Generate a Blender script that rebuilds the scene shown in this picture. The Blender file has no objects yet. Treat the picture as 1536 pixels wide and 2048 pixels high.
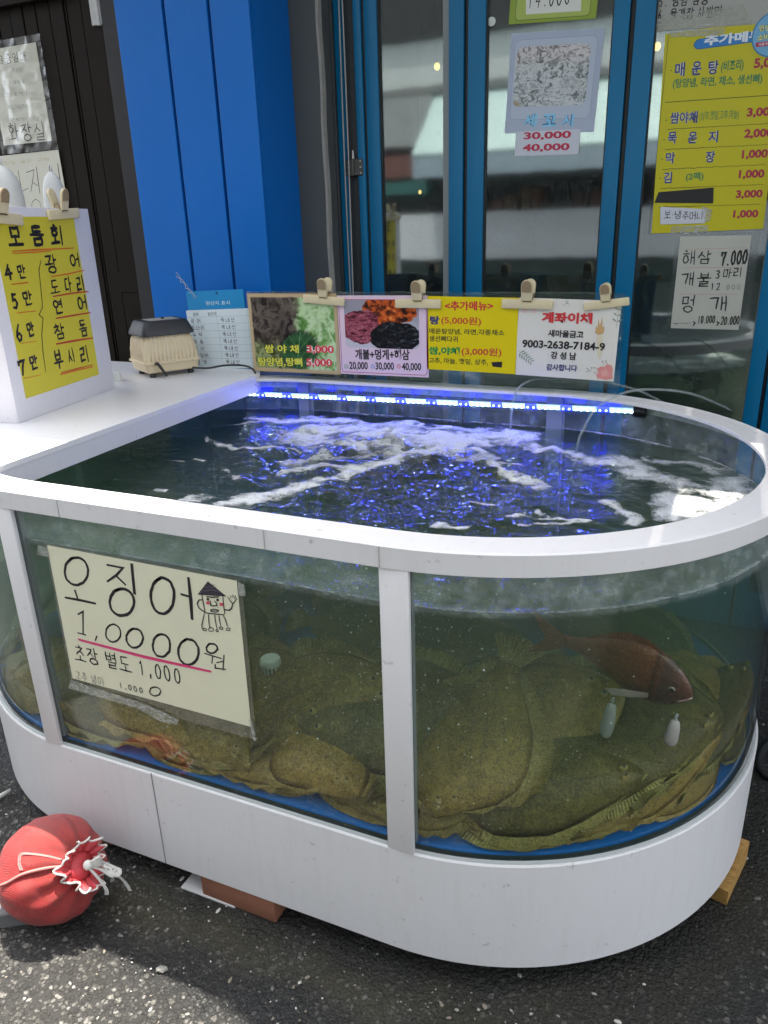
import bpy, bmesh, math, random
import numpy as np
from mathutils import Vector, Matrix
R_ = math.radians
SC = bpy.context.scene
COL = SC.collection
rnd = random.Random(7)

# ------------------------------------------------------------------ camera
CAM = np.array([0.47578, -1.69420, 1.44182])
YAW, PITCH, ROLL, FPX = -0.4218, 0.3575, -0.0303, 1517.836
_f = np.array([math.sin(YAW)*math.cos(PITCH), math.cos(YAW)*math.cos(PITCH), -math.sin(PITCH)])
_r = np.array([math.cos(YAW), -math.sin(YAW), 0.0]); _u = np.cross(_r, _f)
CR = math.cos(ROLL)*_r + math.sin(ROLL)*_u
CU = -math.sin(ROLL)*_r + math.cos(ROLL)*_u
cd = bpy.data.cameras.new('camera'); cam = bpy.data.objects.new('camera', cd); COL.objects.link(cam)
cam.matrix_world = Matrix(((CR[0], CU[0], -_f[0], CAM[0]), (CR[1], CU[1], -_f[1], CAM[1]), (CR[2], CU[2], -_f[2], CAM[2]), (0, 0, 0, 1)))
cd.sensor_fit = 'HORIZONTAL'; cd.sensor_width = 36; cd.lens = 36*FPX/1536
cd.clip_start = 0.02; cd.clip_end = 300
SC.camera = cam

def at(px, py, axis, value):
    """the point of the place seen at a photograph pixel, on the plane x, y or z = value"""
    d = _f + CR*(px-768)/FPX - CU*(py-1024)/FPX
    return CAM + (value-CAM[axis])/d[axis]*d

# ------------------------------------------------------------------ world, sun, exposure
SUN = np.array([-0.08, 0.19, 0.97]); SUN = SUN/np.linalg.norm(SUN)
w = bpy.data.worlds.new('World'); SC.world = w; w.use_nodes = True
nt = w.node_tree; bg = nt.nodes['Background']
sky = nt.nodes.new('ShaderNodeTexSky'); sky.sky_type = 'NISHITA'; sky.sun_disc = False
sky.sun_elevation = math.asin(SUN[2]); sky.sun_rotation = math.atan2(SUN[0], SUN[1])
sky.dust_density = 2.0; sky.air_density = 0.8
hs = nt.nodes.new('ShaderNodeHueSaturation'); hs.inputs['Saturation'].default_value = .30; nt.links.new(sky.outputs[0], hs.inputs['Color']); nt.links.new(hs.outputs[0], bg.inputs[0]); bg.inputs[1].default_value = 0.15
sd = bpy.data.lights.new('sun', 'SUN'); sd.energy = 2.4; sd.angle = R_(0.53); sd.color = (1, .95, .86)
so = bpy.data.objects.new('sun', sd); COL.objects.link(so)
so.rotation_euler = Vector(SUN).to_track_quat('Z', 'Y').to_euler(); so.location = (-1, 2, 7)
SC.view_settings.view_transform = 'Standard'; SC.view_settings.look = 'None'
SC.view_settings.exposure = 2.25; SC.view_settings.gamma = 1
SC.render.engine = 'CYCLES'
cy = SC.cycles
cy.use_denoising = True; cy.denoiser = 'OPENIMAGEDENOISE'
cy.max_bounces = 10; cy.transparent_max_bounces = 40; cy.diffuse_bounces = 4; cy.glossy_bounces = 5; cy.transmission_bounces = 8; cy.volume_bounces = 2
cy.sample_clamp_indirect = 6; cy.caustics_reflective = False; cy.caustics_refractive = False

# ------------------------------------------------------------------ materials
def lin(c):
    return tuple((v/12.92 if v <= .04045 else ((v+.055)/1.055)**2.4) for v in c)
def hx(s):
    return lin(tuple(int(s[i:i+2], 16)/255 for i in (0, 2, 4)))
class NT:
    """small node-tree writer"""
    def __init__(s, name):
        s.m = bpy.data.materials.new(name); s.m.use_nodes = True; s.t = s.m.node_tree; s.t.nodes.clear()
        s.out = s.n('ShaderNodeOutputMaterial')
    def n(s, typ, **kw):
        nd = s.t.nodes.new(typ)
        for k, v in kw.items():
            if k[0] == '_': setattr(nd, k[1:], v)
        for k, v in kw.items():
            if k[0] != '_':
                key = int(k[1:]) if k[0] == 'i' and k[1:].isdigit() else k.replace('__', ' ')
                s.set(nd.inputs[key], v)
        return nd
    def set(s, sock, v):
        if isinstance(v, bpy.types.NodeSocket): s.t.links.new(v, sock)
        elif isinstance(v, bpy.types.Node): s.t.links.new(v.outputs[0], sock)
        else:
            if isinstance(v, (tuple, list)) and len(v) == 3 and sock.type == 'RGBA': v = (*v, 1)
            sock.default_value = v
    def coord(s, kind='Object', scale=(1, 1, 1)):
        tc = s.n('ShaderNodeTexCoord'); mp = s.n('ShaderNodeMapping', i0=tc.outputs[kind]); mp.inputs['Scale'].default_value = scale
        return mp.outputs[0]
    def noise(s, co, scale, detail=4, rough=.55, dist=0):
        return s.n('ShaderNodeTexNoise', Vector=co, Scale=scale, Detail=detail, Roughness=rough, Distortion=dist)
    def vor(s, co, scale, feature='F1', rand=1.0):
        return s.n('ShaderNodeTexVoronoi', _feature=feature, Vector=co, Scale=scale, Randomness=rand)
    def ramp(s, fac, stops, interp='LINEAR'):
        r = s.n('ShaderNodeValToRGB', i0=fac); cr = r.color_ramp; cr.interpolation = interp
        while len(cr.elements) < len(stops): cr.elements.new(.5)
        for e, (p, c) in zip(cr.elements, stops):
            e.position = p; e.color = (*c, 1) if isinstance(c, (tuple, list)) else (c, c, c, 1)
        return r.outputs[0]
    def mix(s, fac, a, b, mode='MIX'):
        m = s.n('ShaderNodeMix', _data_type='RGBA', _blend_type=mode)
        s.set(m.inputs[0], fac); s.set(m.inputs[6], a); s.set(m.inputs[7], b); return m.outputs[2]
    def math(s, op, a, b=0.0, c=0.0):
        m = s.n('ShaderNodeMath', _operation=op); s.set(m.inputs[0], a); s.set(m.inputs[1], b); s.set(m.inputs[2], c); return m.outputs[0]
    def bump(s, h, strength=.3, dist=.01, normal=None):
        b = s.n('ShaderNodeBump', Height=h, Strength=strength, Distance=dist)
        if normal is not None: s.set(b.inputs['Normal'], normal)
        return b.outputs[0]
    def bsdf(s, **kw):
        return s.n('ShaderNodeBsdfPrincipled', **kw)
    def done(s, surf, vol=None):
        s.set(s.out.inputs[0], surf)
        if vol is not None: s.set(s.out.inputs[1], vol)
        return s.m
def plain(name, col, rough=.5, var=.06, scale=8, metal=0, bump=0, spec=.5, coat=0, dirt=None, dirt_at=.62):
    """painted or moulded surface: a slow mottle in the colour and gloss, optional specks of dirt"""
    t = NT(name); co = t.coord()
    nz = t.noise(co, scale, 5, .6)
    c = t.mix(t.math('MULTIPLY', nz.outputs[0], 1), tuple(v*(1-var) for v in col), tuple(min(1, v*(1+var)) for v in col))
    if dirt:
        d = t.noise(co, scale*5, 6, .7); k = t.ramp(d.outputs[0], [(dirt_at, 0), (dirt_at+.12, 1)])
        c = t.mix(t.math('MULTIPLY', k, .6), c, dirt)
    b = t.bsdf(Base__Color=c, Metallic=metal, Specular__IOR__Level=spec)
    t.set(b.inputs['Roughness'], t.math('MULTIPLY_ADD', nz.outputs[0], .2, max(0.02, rough-.1)))
    b.inputs['Coat Weight'].default_value = coat
    if bump:
        t.set(b.inputs['Normal'], t.bump(t.noise(co, scale*12, 4).outputs[0], bump, .003))
    return t.done(b)
MATS = {}
def ink(hexcol, rough=.5):
    k = ('ink', hexcol, rough)
    if k not in MATS: MATS[k] = plain('ink_'+hexcol, hx(hexcol), rough, .03)
    return MATS[k]

# ------------------------------------------------------------------ mesh helpers
class MB:
    def __init__(s): s.v = []; s.f = []; s.mi = []; s.m = 0
    def add(s, vs, fs, M=None):
        k = len(s.v)
        if M is not None: vs = [tuple(M @ Vector(p)) for p in vs]
        s.v += [tuple(map(float, p)) for p in vs]; s.f += [tuple(i+k for i in f) for f in fs]; s.mi += [s.m]*len(fs)
        return s
    def box(s, a, b, M=None, ch=0.0):
        """box from corner a to corner b, edges chamfered by ch"""
        if ch:
            bm = bmesh.new(); bmesh.ops.create_cube(bm, size=1)
            for v in bm.verts: v.co = Vector([a[i]+(v.co[i]+.5)*(b[i]-a[i]) for i in range(3)])
            bmesh.ops.bevel(bm, geom=bm.edges[:], offset=ch, segments=2, profile=.5, affect='EDGES')
            bm.verts.index_update(); s.add([v.co[:] for v in bm.verts], [[v.index for v in f.verts] for f in bm.faces], M); bm.free(); return s
        x0, y0, z0 = a; x1, y1, z1 = b
        return s.add([(x0,y0,z0),(x1,y0,z0),(x1,y1,z0),(x0,y1,z0),(x0,y0,z1),(x1,y0,z1),(x1,y1,z1),(x0,y1,z1)],
                     [(0,3,2,1),(4,5,6,7),(0,1,5,4),(1,2,6,5),(2,3,7,6),(3,0,4,7)], M)
    def prism(s, pts, z0, z1, M=None):
        n = len(pts)
        return s.add([(x,y,z0) for x,y in pts]+[(x,y,z1) for x,y in pts],
                     [tuple(range(n))[::-1], tuple(range(n,2*n))]+[(i,(i+1)%n,n+(i+1)%n,n+i) for i in range(n)], M)
    def grid(s, P, closed_u=False, closed_v=False, M=None):
        """P: array [nu][nv] of points"""
        nu, nv = len(P), len(P[0]); fs = []
        for i in range(nu if closed_u else nu-1):
            for j in range(nv if closed_v else nv-1):
                a, b = (i+1) % nu, (j+1) % nv
                fs.append((i*nv+j, a*nv+j, a*nv+b, i*nv+b))
        return s.add([p for row in P for p in row], fs, M)
    def tube(s, path, r, n=8, caps=True, M=None):
        path = [Vector(p) for p in path]; k = len(path); rr = r if isinstance(r, (list, tuple)) else [r]*k
        up = None; rows = []
        for i, p in enumerate(path):
            t = (path[min(i+1, k-1)]-path[max(i-1, 0)]).normalized()
            if up is None: up = t.orthogonal().normalized()
            up = (up - t*up.dot(t))
            up = up.normalized() if up.length > 1e-6 else t.orthogonal().normalized()
            sd = t.cross(up)
            rows.append([p+(up*math.cos(a)+sd*math.sin(a))*rr[i] for a in [2*math.pi*j/n for j in range(n)]])
        k0 = len(s.v); s.grid(rows, closed_v=True, M=M)
        if caps:
            s.f += [tuple(k0+j for j in range(n)), tuple(k0+(k-1)*n+j for j in range(n))[::-1]]; s.mi += [s.m]*2
        return s
    def lathe(s, prof, n=24, M=None):
        rows = [[(r*math.cos(2*math.pi*j/n), r*math.sin(2*math.pi*j/n), z) for j in range(n)] for r, z in prof]
        return s.grid(rows, closed_v=True, M=M)
    def ball(s, c, r, n=12, m=8, M=None):
        rx, ry, rz = (r, r, r) if not isinstance(r, (tuple, list)) else r
        rows = [[(c[0]+rx*math.sin(math.pi*i/m)*math.cos(2*math.pi*j/n), c[1]+ry*math.sin(math.pi*i/m)*math.sin(2*math.pi*j/n), c[2]-rz*math.cos(math.pi*i/m)) for j in range(n)] for i in range(m+1)]
        return s.grid(rows, closed_v=True, M=M)
    def build(s, name, mats, parent=None, smooth=False, fix=True):
        me = bpy.data.meshes.new(name); me.from_pydata(s.v, [], s.f)
        for m in (mats if isinstance(mats, (list, tuple)) else [mats]): me.materials.append(m)
        if any(s.mi): me.polygons.foreach_set('material_index', s.mi)
        if fix:
            bm = bmesh.new(); bm.from_mesh(me); bmesh.ops.remove_doubles(bm, verts=bm.verts, dist=2e-6)
            bmesh.ops.recalc_face_normals(bm, faces=bm.faces); bm.to_mesh(me); bm.free()
        if smooth:
            me.polygons.foreach_set('use_smooth', [True]*len(me.polygons))
            if smooth is not True: me.set_sharp_from_angle(angle=R_(smooth))
        me.update(); o = bpy.data.objects.new(name, me); COL.objects.link(o)
        if parent is not None: o.parent = parent
        return o
def tag(o, label=None, cat=None, group=None, kind=None):
    for k, v in (('label', label), ('category', cat), ('group', group), ('kind', kind)):
        if v: o[k] = v
    return o
def thing(name, label, cat, M=None, group=None):
    o = bpy.data.objects.new(name, None); COL.objects.link(o); o.empty_display_size = .05
    if M is not None: o.matrix_world = M
    return tag(o, label, cat, group)
def copy_thing(src, M, label=None):
    c = src.copy(); COL.objects.link(c); c.matrix_world = M
    if label: c['label'] = label
    for ch in src.children:
        d = ch.copy(); COL.objects.link(d); d.parent = c; d.matrix_parent_inverse = ch.matrix_parent_inverse.copy()
        for g in ch.children:
            e = g.copy(); COL.objects.link(e); e.parent = d
    return c
def frame(o, x, y):
    """matrix with origin o, local x along x, local y along y"""
    x = Vector(x).normalized(); y = Vector(y); y = (y-x*y.dot(x)).normalized(); z = x.cross(y); o = Vector(o)
    return Matrix(((x[0],y[0],z[0],o[0]),(x[1],y[1],z[1],o[1]),(x[2],y[2],z[2],o[2]),(0,0,0,1)))
def rot(M, ax, deg): return M @ Matrix.Rotation(R_(deg), 4, ax)

# ------------------------------------------------------------------ numpy noise for meshes
def vnoise(x, y, seed=0):
    r = np.random.RandomState(seed); T = r.rand(256, 256)
    xi = np.floor(x).astype(int); yi = np.floor(y).astype(int); fx = x-xi; fy = y-yi
    fx = fx*fx*(3-2*fx); fy = fy*fy*(3-2*fy); a = xi & 255; b = yi & 255; c = (xi+1) & 255; d = (yi+1) & 255
    return (T[a,b]*(1-fx)+T[c,b]*fx)*(1-fy)+(T[a,d]*(1-fx)+T[c,d]*fx)*fy
def fbm(x, y, seed=0, o=4, g=.5):
    s = 0; a = 1; t = 0
    for i in range(o):
        s = s+a*vnoise(x*2**i+17*i, y*2**i+31*i, seed+i); t += a; a *= g
    return s/t
def ss(a, b, x):
    t = np.clip((x-a)/(b-a), 0, 1); return t*t*(3-2*t)
# ------------------------------------------------------------------ lettering
JL = 'ㄱㄲㄴㄷㄸㄹㅁㅂㅃㅅㅆㅇㅈㅉㅊㅋㅌㅍㅎ'
JV = 'ㅏㅐㅑㅒㅓㅔㅕㅖㅗㅘㅙㅚㅛㅜㅝㅞㅟㅠㅡㅢㅣ'
JT = ['', 'ㄱ','ㄲ','ㄱㅅ','ㄴ','ㄴㅈ','ㄴㅎ','ㄷ','ㄹ','ㄹㄱ','ㄹㅁ','ㄹㅂ','ㄹㅅ','ㄹㅌ','ㄹㅍ','ㄹㅎ','ㅁ','ㅂ','ㅂㅅ','ㅅ','ㅆ','ㅇ','ㅈ','ㅊ','ㅋ','ㅌ','ㅍ','ㅎ']
def ell(cx, cy, rx, ry, n=22, a0=1.7, tt=2*math.pi+.25):
    return [(cx+rx*math.cos(a0+tt*i/n), cy+ry*math.sin(a0+tt*i/n)) for i in range(n+1)]
CONS = {
 'ㄱ': [[(.1,.88),(.88,.92),(.8,.5),(.72,.05)]], 'ㄴ': [[(.15,.95),(.14,.12),(.92,.16)]], 'ㄷ': [[(.86,.9),(.14,.88)],[(.15,.88),(.14,.1),(.92,.12)]],
 'ㄹ': [[(.1,.93),(.86,.95),(.84,.53)],[(.84,.53),(.14,.5),(.13,.06),(.92,.1)]], 'ㅁ': [[(.14,.92),(.16,.06)],[(.14,.9),(.88,.93),(.86,.08)],[(.15,.08),(.87,.1)]],
 'ㅂ': [[(.16,.98),(.16,.05)],[(.84,.98),(.84,.05)],[(.16,.52),(.84,.53)],[(.16,.06),(.84,.07)]], 'ㅅ': [[(.52,.97),(.4,.5),(.06,.04)],[(.46,.6),(.95,.06)]],
 'ㅇ': [ell(.5,.48,.42,.46)], 'ㅈ': [[(.12,.9),(.86,.93),(.5,.45),(.06,.03)],[(.5,.5),(.95,.05)]], 'ㅊ': [[(.45,1.12),(.6,.98)],[(.12,.82),(.86,.85),(.5,.42),(.06,.03)],[(.5,.47),(.95,.05)]],
 'ㅋ': [[(.1,.9),(.88,.92),(.76,.04)],[(.14,.5),(.8,.53)]], 'ㅌ': [[(.86,.93),(.14,.92)],[(.14,.5),(.82,.52)],[(.14,.92),(.14,.08),(.92,.1)]],
 'ㅍ': [[(.08,.9),(.92,.92)],[(.32,.9),(.36,.1)],[(.68,.9),(.64,.1)],[(.05,.08),(.95,.1)]], 'ㅎ': [[(.42,1.1),(.6,1.02)],[(.1,.8),(.92,.83)],[*ell(.5,.34,.33,.32)]]}
for a, b in zip('ㄲㄸㅃㅆㅉ', 'ㄱㄷㅂㅅㅈ'):
    CONS[a] = [[(x*.5, y) for x, y in s] for s in CONS[b]]+[[(x*.5+.5, y) for x, y in s] for s in CONS[b]]
VV = {'ㅏ': [[(.3,1),(.32,0)],[(.32,.52),(.9,.55)]], 'ㅐ': [[(.2,.95),(.22,.05)],[(.22,.52),(.75,.54)],[(.75,1),(.77,0)]], 'ㅑ': [[(.3,1),(.32,0)],[(.32,.65),(.9,.67)],[(.32,.38),(.9,.4)]],
 'ㅒ': [[(.2,.95),(.2,.05)],[(.2,.65),(.75,.65)],[(.2,.4),(.75,.4)],[(.77,1),(.77,0)]], 'ㅓ': [[(.7,1),(.72,0)],[(.05,.52),(.7,.55)]], 'ㅔ': [[(.5,.95),(.52,.05)],[(0,.5),(.5,.52)],[(.85,1),(.87,0)]],
 'ㅕ': [[(.7,1),(.72,0)],[(.05,.66),(.7,.68)],[(.05,.38),(.7,.4)]], 'ㅖ': [[(.5,.95),(.52,.05)],[(0,.66),(.5,.66)],[(0,.4),(.5,.4)],[(.85,1),(.87,0)]], 'ㅣ': [[(.5,1),(.53,0)]]}
HV = {'ㅗ': [[(.5,.95),(.5,.2)],[(.02,.14),(.98,.2)]], 'ㅛ': [[(.34,.95),(.34,.2)],[(.66,.95),(.66,.2)],[(.02,.15),(.98,.2)]], 'ㅜ': [[(.02,.75),(.98,.8)],[(.5,.78),(.5,-.1)]],
 'ㅠ': [[(.02,.75),(.98,.8)],[(.34,.78),(.32,-.1)],[(.66,.78),(.68,-.1)]], 'ㅡ': [[(.02,.45),(.98,.5)]]}
MV = {'ㅘ':'ㅗㅏ','ㅙ':'ㅗㅐ','ㅚ':'ㅗㅣ','ㅝ':'ㅜㅓ','ㅞ':'ㅜㅔ','ㅟ':'ㅜㅣ','ㅢ':'ㅡㅣ'}
LAT = {'0': [ell(.5,.5,.36,.5)], '1': [[(.32,.8),(.52,1),(.5,0)]], '2': [[(.12,.78),(.3,.98),(.65,.98),(.8,.74),(.6,.42),(.1,.03),(.9,.05)]], '3': [[(.15,.92),(.55,1),(.8,.78),(.42,.54),(.82,.32),(.6,.02),(.12,.08)]],
 '4': [[(.6,1),(.08,.36),(.92,.4)],[(.62,.72),(.6,0)]], '5': [[(.85,.97),(.25,.95),(.2,.58),(.62,.6),(.82,.32),(.55,.02),(.12,.08)]], '6': [[(.66,1),(.28,.62),(.16,.3),(.36,.02),(.7,.06),(.82,.3),(.58,.5),(.22,.36)]],
 '7': [[(.1,.72),(.12,.95),(.85,.98),(.55,.5),(.42,0)]], '8': [[*ell(.5,.75,.28,.24)],[*ell(.5,.27,.34,.27)]], '9': [[(.8,.72),(.5,.52),(.2,.72),(.42,.98),(.76,.9),(.8,.6),(.62,0)]],
 ',': [[(.5,.1),(.38,-.14)]], '.': [[(.44,.02),(.52,.06)]], '-': [[(.1,.5),(.9,.5)]], '(': [[(.7,1.05),(.4,.5),(.7,-.05)]], ')': [[(.3,1.05),(.6,.5),(.3,-.05)]], '·': [[(.45,.5),(.55,.52)]],
 '<': [[(.85,.85),(.15,.5),(.85,.15)]], '>': [[(.15,.85),(.85,.5),(.15,.15)]], '+': [[(.1,.5),(.9,.5)],[(.5,.9),(.5,.1)]]}
def put(strokes, x0, y0, x1, y1):
    return [[(x0+p*(x1-x0), y0+q*(y1-y0)) for p, q in s] for s in strokes]
def glyph(ch):
    """hand-drawn strokes of one character in the unit box"""
    k = ord(ch)-0xAC00
    if not 0 <= k < 11172: return LAT.get(ch, []), (.42 if ch in ',.·' else .62)
    c, v, t = JL[k//588], JV[k % 588//28], JT[k % 28]
    b = .42 if t else 0.0; out = []
    if v in VV:
        out += put(CONS[c], .02, b+.06*(1-b), .56, .95)+put(VV[v], .6, b-.02, 1, 1.02)
    elif v in HV:
        h = 1-b; out += put(CONS[c], .14, b+.44*h, .86, 1)+put(HV[v], 0, b+.02, 1, b+.42*h)
    else:
        h = 1-b; p, q = MV[v]
        out += put(CONS[c], .06, b+.48*h, .6, 1)+put(HV[p], 0, b+.04, .66, b+.44*h)+put(VV[q], .66, b-.02, 1.02, 1.02)
    if len(t) == 1: out += put(CONS[t], .16, -.02, .9, .37)
    elif t: out += put(CONS[t[0]], .05, -.02, .5, .37)+put(CONS[t[1]], .52, -.02, .98, .37)
    return out, 1.0
class Flat:
    """flat print on a sheet: local x right, y up, in metres; every piece a few microns above the last"""
    def __init__(s, z=.0006): s.layers = {}; s.z = z; s.k = 0
    def mb(s, col): return s.layers.setdefault(col, MB())
    def lift(s): s.k += 1; return s.z+s.k*6e-6
    def poly(s, pts, col): s.mb(col).add([(x, y, s.lift()) for x, y in pts], [tuple(range(len(pts)))])
    def rect(s, x0, y0, x1, y1, col): s.poly([(x0,y0),(x1,y0),(x1,y1),(x0,y1)], col)
    def round_rect(s, x0, y0, x1, y1, r, col):
        pts = []
        for cx, cy, a in ((x1-r,y1-r,0),(x0+r,y1-r,90),(x0+r,y0+r,180),(x1-r,y0+r,270)):
            pts += [(cx+r*math.cos(R_(a+i*15)), cy+r*math.sin(R_(a+i*15))) for i in range(7)]
        s.poly(pts, col)
    def line(s, pts, wd, col, jit=0.0):
        """one brush stroke as a ribbon with rounded ends"""
        z = s.lift(); P = [Vector((x+rnd.gauss(0, jit), y+rnd.gauss(0, jit))) for x, y in pts]
        Q = [P[0]]
        for a, b in zip(P[:-1], P[1:]):
            if (b-a).length > 1e-7: Q.append(b)
        if len(Q) < 2: return
        e = wd*.3; Q[0] = Q[0]-(Q[1]-Q[0]).normalized()*e; Q[-1] = Q[-1]+(Q[-1]-Q[-2]).normalized()*e
        L = []; Rr = []
        for i, p in enumerate(Q):
            t0 = (Q[i]-Q[i-1]).normalized() if i else None; t1 = (Q[i+1]-Q[i]).normalized() if i < len(Q)-1 else None
            t = ((t0 or t1)+(t1 or t0)); t = t.normalized() if t.length > .2 else (t0 or t1)
            c = max(.55, t.dot(t1 or t0)); h = wd*.5/c*(1+rnd.uniform(-.1, .1))*(.72 if i in (0, len(Q)-1) else 1)
            nn = Vector((-t.y, t.x))*h; L.append((p+nn)); Rr.append((p-nn))
        n = len(Q); s.mb(col).add([(a.x, a.y, z) for a in L]+[(a.x, a.y, z) for a in Rr], [(n+i, n+i+1, i+1, i) for i in range(n-1)])
    def hand(s, text, x, y, size, col, wd=None, sx=1.0, gap=.16, jit=.012, slope=0.0, space=.45, wob=.03):
        """marker handwriting; x, y is the lower left corner"""
        wd = wd or size*.1; cx = x
        for ch in text:
            if ch == ' ': cx += size*sx*space; continue
            g, adv = glyph(ch); k = size*(1+rnd.uniform(-wob, wob)); yy = y+slope*(cx-x)+rnd.uniform(-wob, wob)*size; sh = rnd.uniform(-.05, .05)
            if ch.isdigit(): k *= .86
            for st in g:
                pts = [(cx+(p*adv+sh*q)*k*sx, yy+q*k) for p, q in st]
                if len(pts) < 6:
                    fine = [pts[0]]
                    for a, b in zip(pts[:-1], pts[1:]): fine += [((a[0]+b[0])/2+rnd.gauss(0, jit)*k*.6, (a[1]+b[1])/2+rnd.gauss(0, jit)*k*.6), b]
                    pts = fine
                s.line(pts, wd*rnd.uniform(.85, 1.12), col, jit*k)
            cx += size*sx*(adv+gap)
        return cx
    def type(s, text, x, y, size, col, bold=.012, sx=1.0, align='L', slope=0.0, spacing=1.0):
        """printed type from Blender's built-in font"""
        cu = bpy.data.curves.new('type', 'FONT'); cu.body = text; cu.size = 1; cu.offset = bold; cu.resolution_u = 3; cu.space_character = spacing
        o = bpy.data.objects.new('type', cu)
        me = bpy.data.meshes.new_from_object(o)
        vs = np.array([v.co[:] for v in me.vertices]) if len(me.vertices) else np.zeros((0, 3)); fs = [tuple(p.vertices) for p in me.polygons]
        bpy.data.objects.remove(o); bpy.data.curves.remove(cu); bpy.data.meshes.remove(me)
        if not len(vs): return
        x0, x1 = vs[:, 0].min(), vs[:, 0].max(); wdt = (x1-x0)*size*sx
        ox = x-{'L': 0, 'C': wdt/2, 'R': wdt}[align]; z = s.lift()
        s.mb(col).add([(ox+(a-x0)*size*sx, y+b*size+slope*(a-x0)*size*sx, z) for a, b, _ in vs], fs)
        return wdt
    def outline_type(s, text, x, y, size, col, edge, bold=.015, rim=.05, **kw):
        s.type(text, x, y, size, edge, bold+rim, **kw); s.type(text, x, y, size, col, bold, **kw)
    def build(s, parent, name='lettering'):
        out = []
        for col, m in s.layers.items():
            if m.f: out.append(m.build(name, ink(col), parent, fix=False))
        return out
def picture_mat(name, rough=.35):
    t = NT(name); a = t.n('ShaderNodeVertexColor', _layer_name='print')
    return t.done(t.bsdf(Base__Color=a.outputs[0], Roughness=.55, Specular__IOR__Level=.2))
PIC = picture_mat('printed_picture')
def picture(parent, x0, y0, x1, y1, img, z=.00045, name='picture', mask=None):
    """a printed photograph: img is [rows from the bottom][columns][rgb], display values"""
    h, wd = img.shape[:2]; mb = MB()
    P = [[(x0+(x1-x0)*j/(wd-1), y0+(y1-y0)*i/(h-1), z) for j in range(wd)] for i in range(h)]
    nv = wd; fs = []
    for i in range(h-1):
        for j in range(wd-1):
            if mask is None or (mask[i, j] and mask[i+1, j] and mask[i, j+1] and mask[i+1, j+1]): fs.append((i*nv+j, i*nv+j+1, (i+1)*nv+j+1, (i+1)*nv+j))
    mb.add([p for r in P for p in r], fs)
    o = mb.build(name, PIC, parent, fix=False)
    a = o.data.color_attributes.new('print', 'FLOAT_COLOR', 'POINT')
    c = np.clip(img.reshape(-1, 3), 0, 1); c = np.where(c <= .04045, c/12.92, ((c+.055)/1.055)**2.4)
    a.data.foreach_set('color', np.column_stack([c, np.ones(len(c))]).astype(np.float32).ravel())
    return o
def lerp(a, b, t): return a*(1-t[..., None])+b*t[..., None]
def C3(s): return np.array([int(s[i:i+2], 16)/255 for i in (0, 2, 4)])
# ------------------------------------------------------------------ ground
def ground_mat():
    t = NT('asphalt'); co = t.coord()
    big = t.noise(co, 1.3, 5, .6, .6); mid = t.noise(co, 9, 5, .65)
    wv = t.n('ShaderNodeVectorMath', _operation='MULTIPLY_ADD', i0=t.noise(co, 120, 3).outputs['Color'], i1=(.012, .012, .012), i2=co).outputs[0]
    v1 = t.vor(wv, 105); v2 = t.vor(wv, 48); v3 = t.vor(co, 210)
    base = t.mix(big.outputs[0], (.022, .021, .019), (.062, .058, .050))
    base = t.mix(t.math('MULTIPLY', mid.outputs[0], .6), base, (.024, .024, .024))
    # stones of the aggregate: each cell its own grey
    g1 = t.ramp(v1.outputs['Color'], [(0, (.018, .017, .016)), (.45, (.058, .054, .047)), (.75, (.14, .132, .115)), (1, (.38, .36, .33))])
    in1 = t.ramp(v1.outputs['Distance'], [(.36, 1), (.62, 0)])
    c = t.mix(t.math('MULTIPLY', in1, .85), base, g1)
    g2 = t.ramp(v2.outputs['Color'], [(.0, 0), (.62, 0), (.72, 1)]); in2 = t.ramp(v2.outputs['Distance'], [(.26, 1), (.42, 0)])
    c = t.mix(t.math('MULTIPLY', t.math('MULTIPLY', in2, g2), .8), c, t.mix(v2.outputs['Color'], (.09, .085, .078), (.34, .32, .28)))
    # algae and damp stains from the tank, with shade painted under and behind it
    st = t.n('ShaderNodeAttribute', _attribute_name='stain')
    alg = t.math('MULTIPLY', st.outputs['Fac'], t.ramp(t.noise(co, 6, 4).outputs[0], [(.3, .35), (.6, 1)]))
    c = t.mix(t.math('MULTIPLY', alg, .75), c, t.mix(mid.outputs[0], (.028, .026, .014), (.075, .07, .035)))
    wt = t.n('ShaderNodeAttribute', _attribute_name='damp_shade')
    c = t.mix(t.math('MULTIPLY', wt.outputs['Fac'], .72), c, (.008, .009, .01))
    h = t.math('ADD', t.math('ADD', t.math('MULTIPLY', in1, .6), t.math('MULTIPLY', t.math('MULTIPLY', in2, g2), 1.2)), t.math('ADD', t.math('MULTIPLY', v3.outputs['Distance'], -.4), t.math('MULTIPLY', mid.outputs[0], .8)))
    b = t.bsdf(Base__Color=c, Specular__IOR__Level=.35)
    t.set(b.inputs['Roughness'], t.math('MULTIPLY_ADD', wt.outputs['Fac'], -.3, .88))
    t.set(b.inputs['Normal'], t.bump(h, .9, .006))
    return t.done(b)
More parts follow.
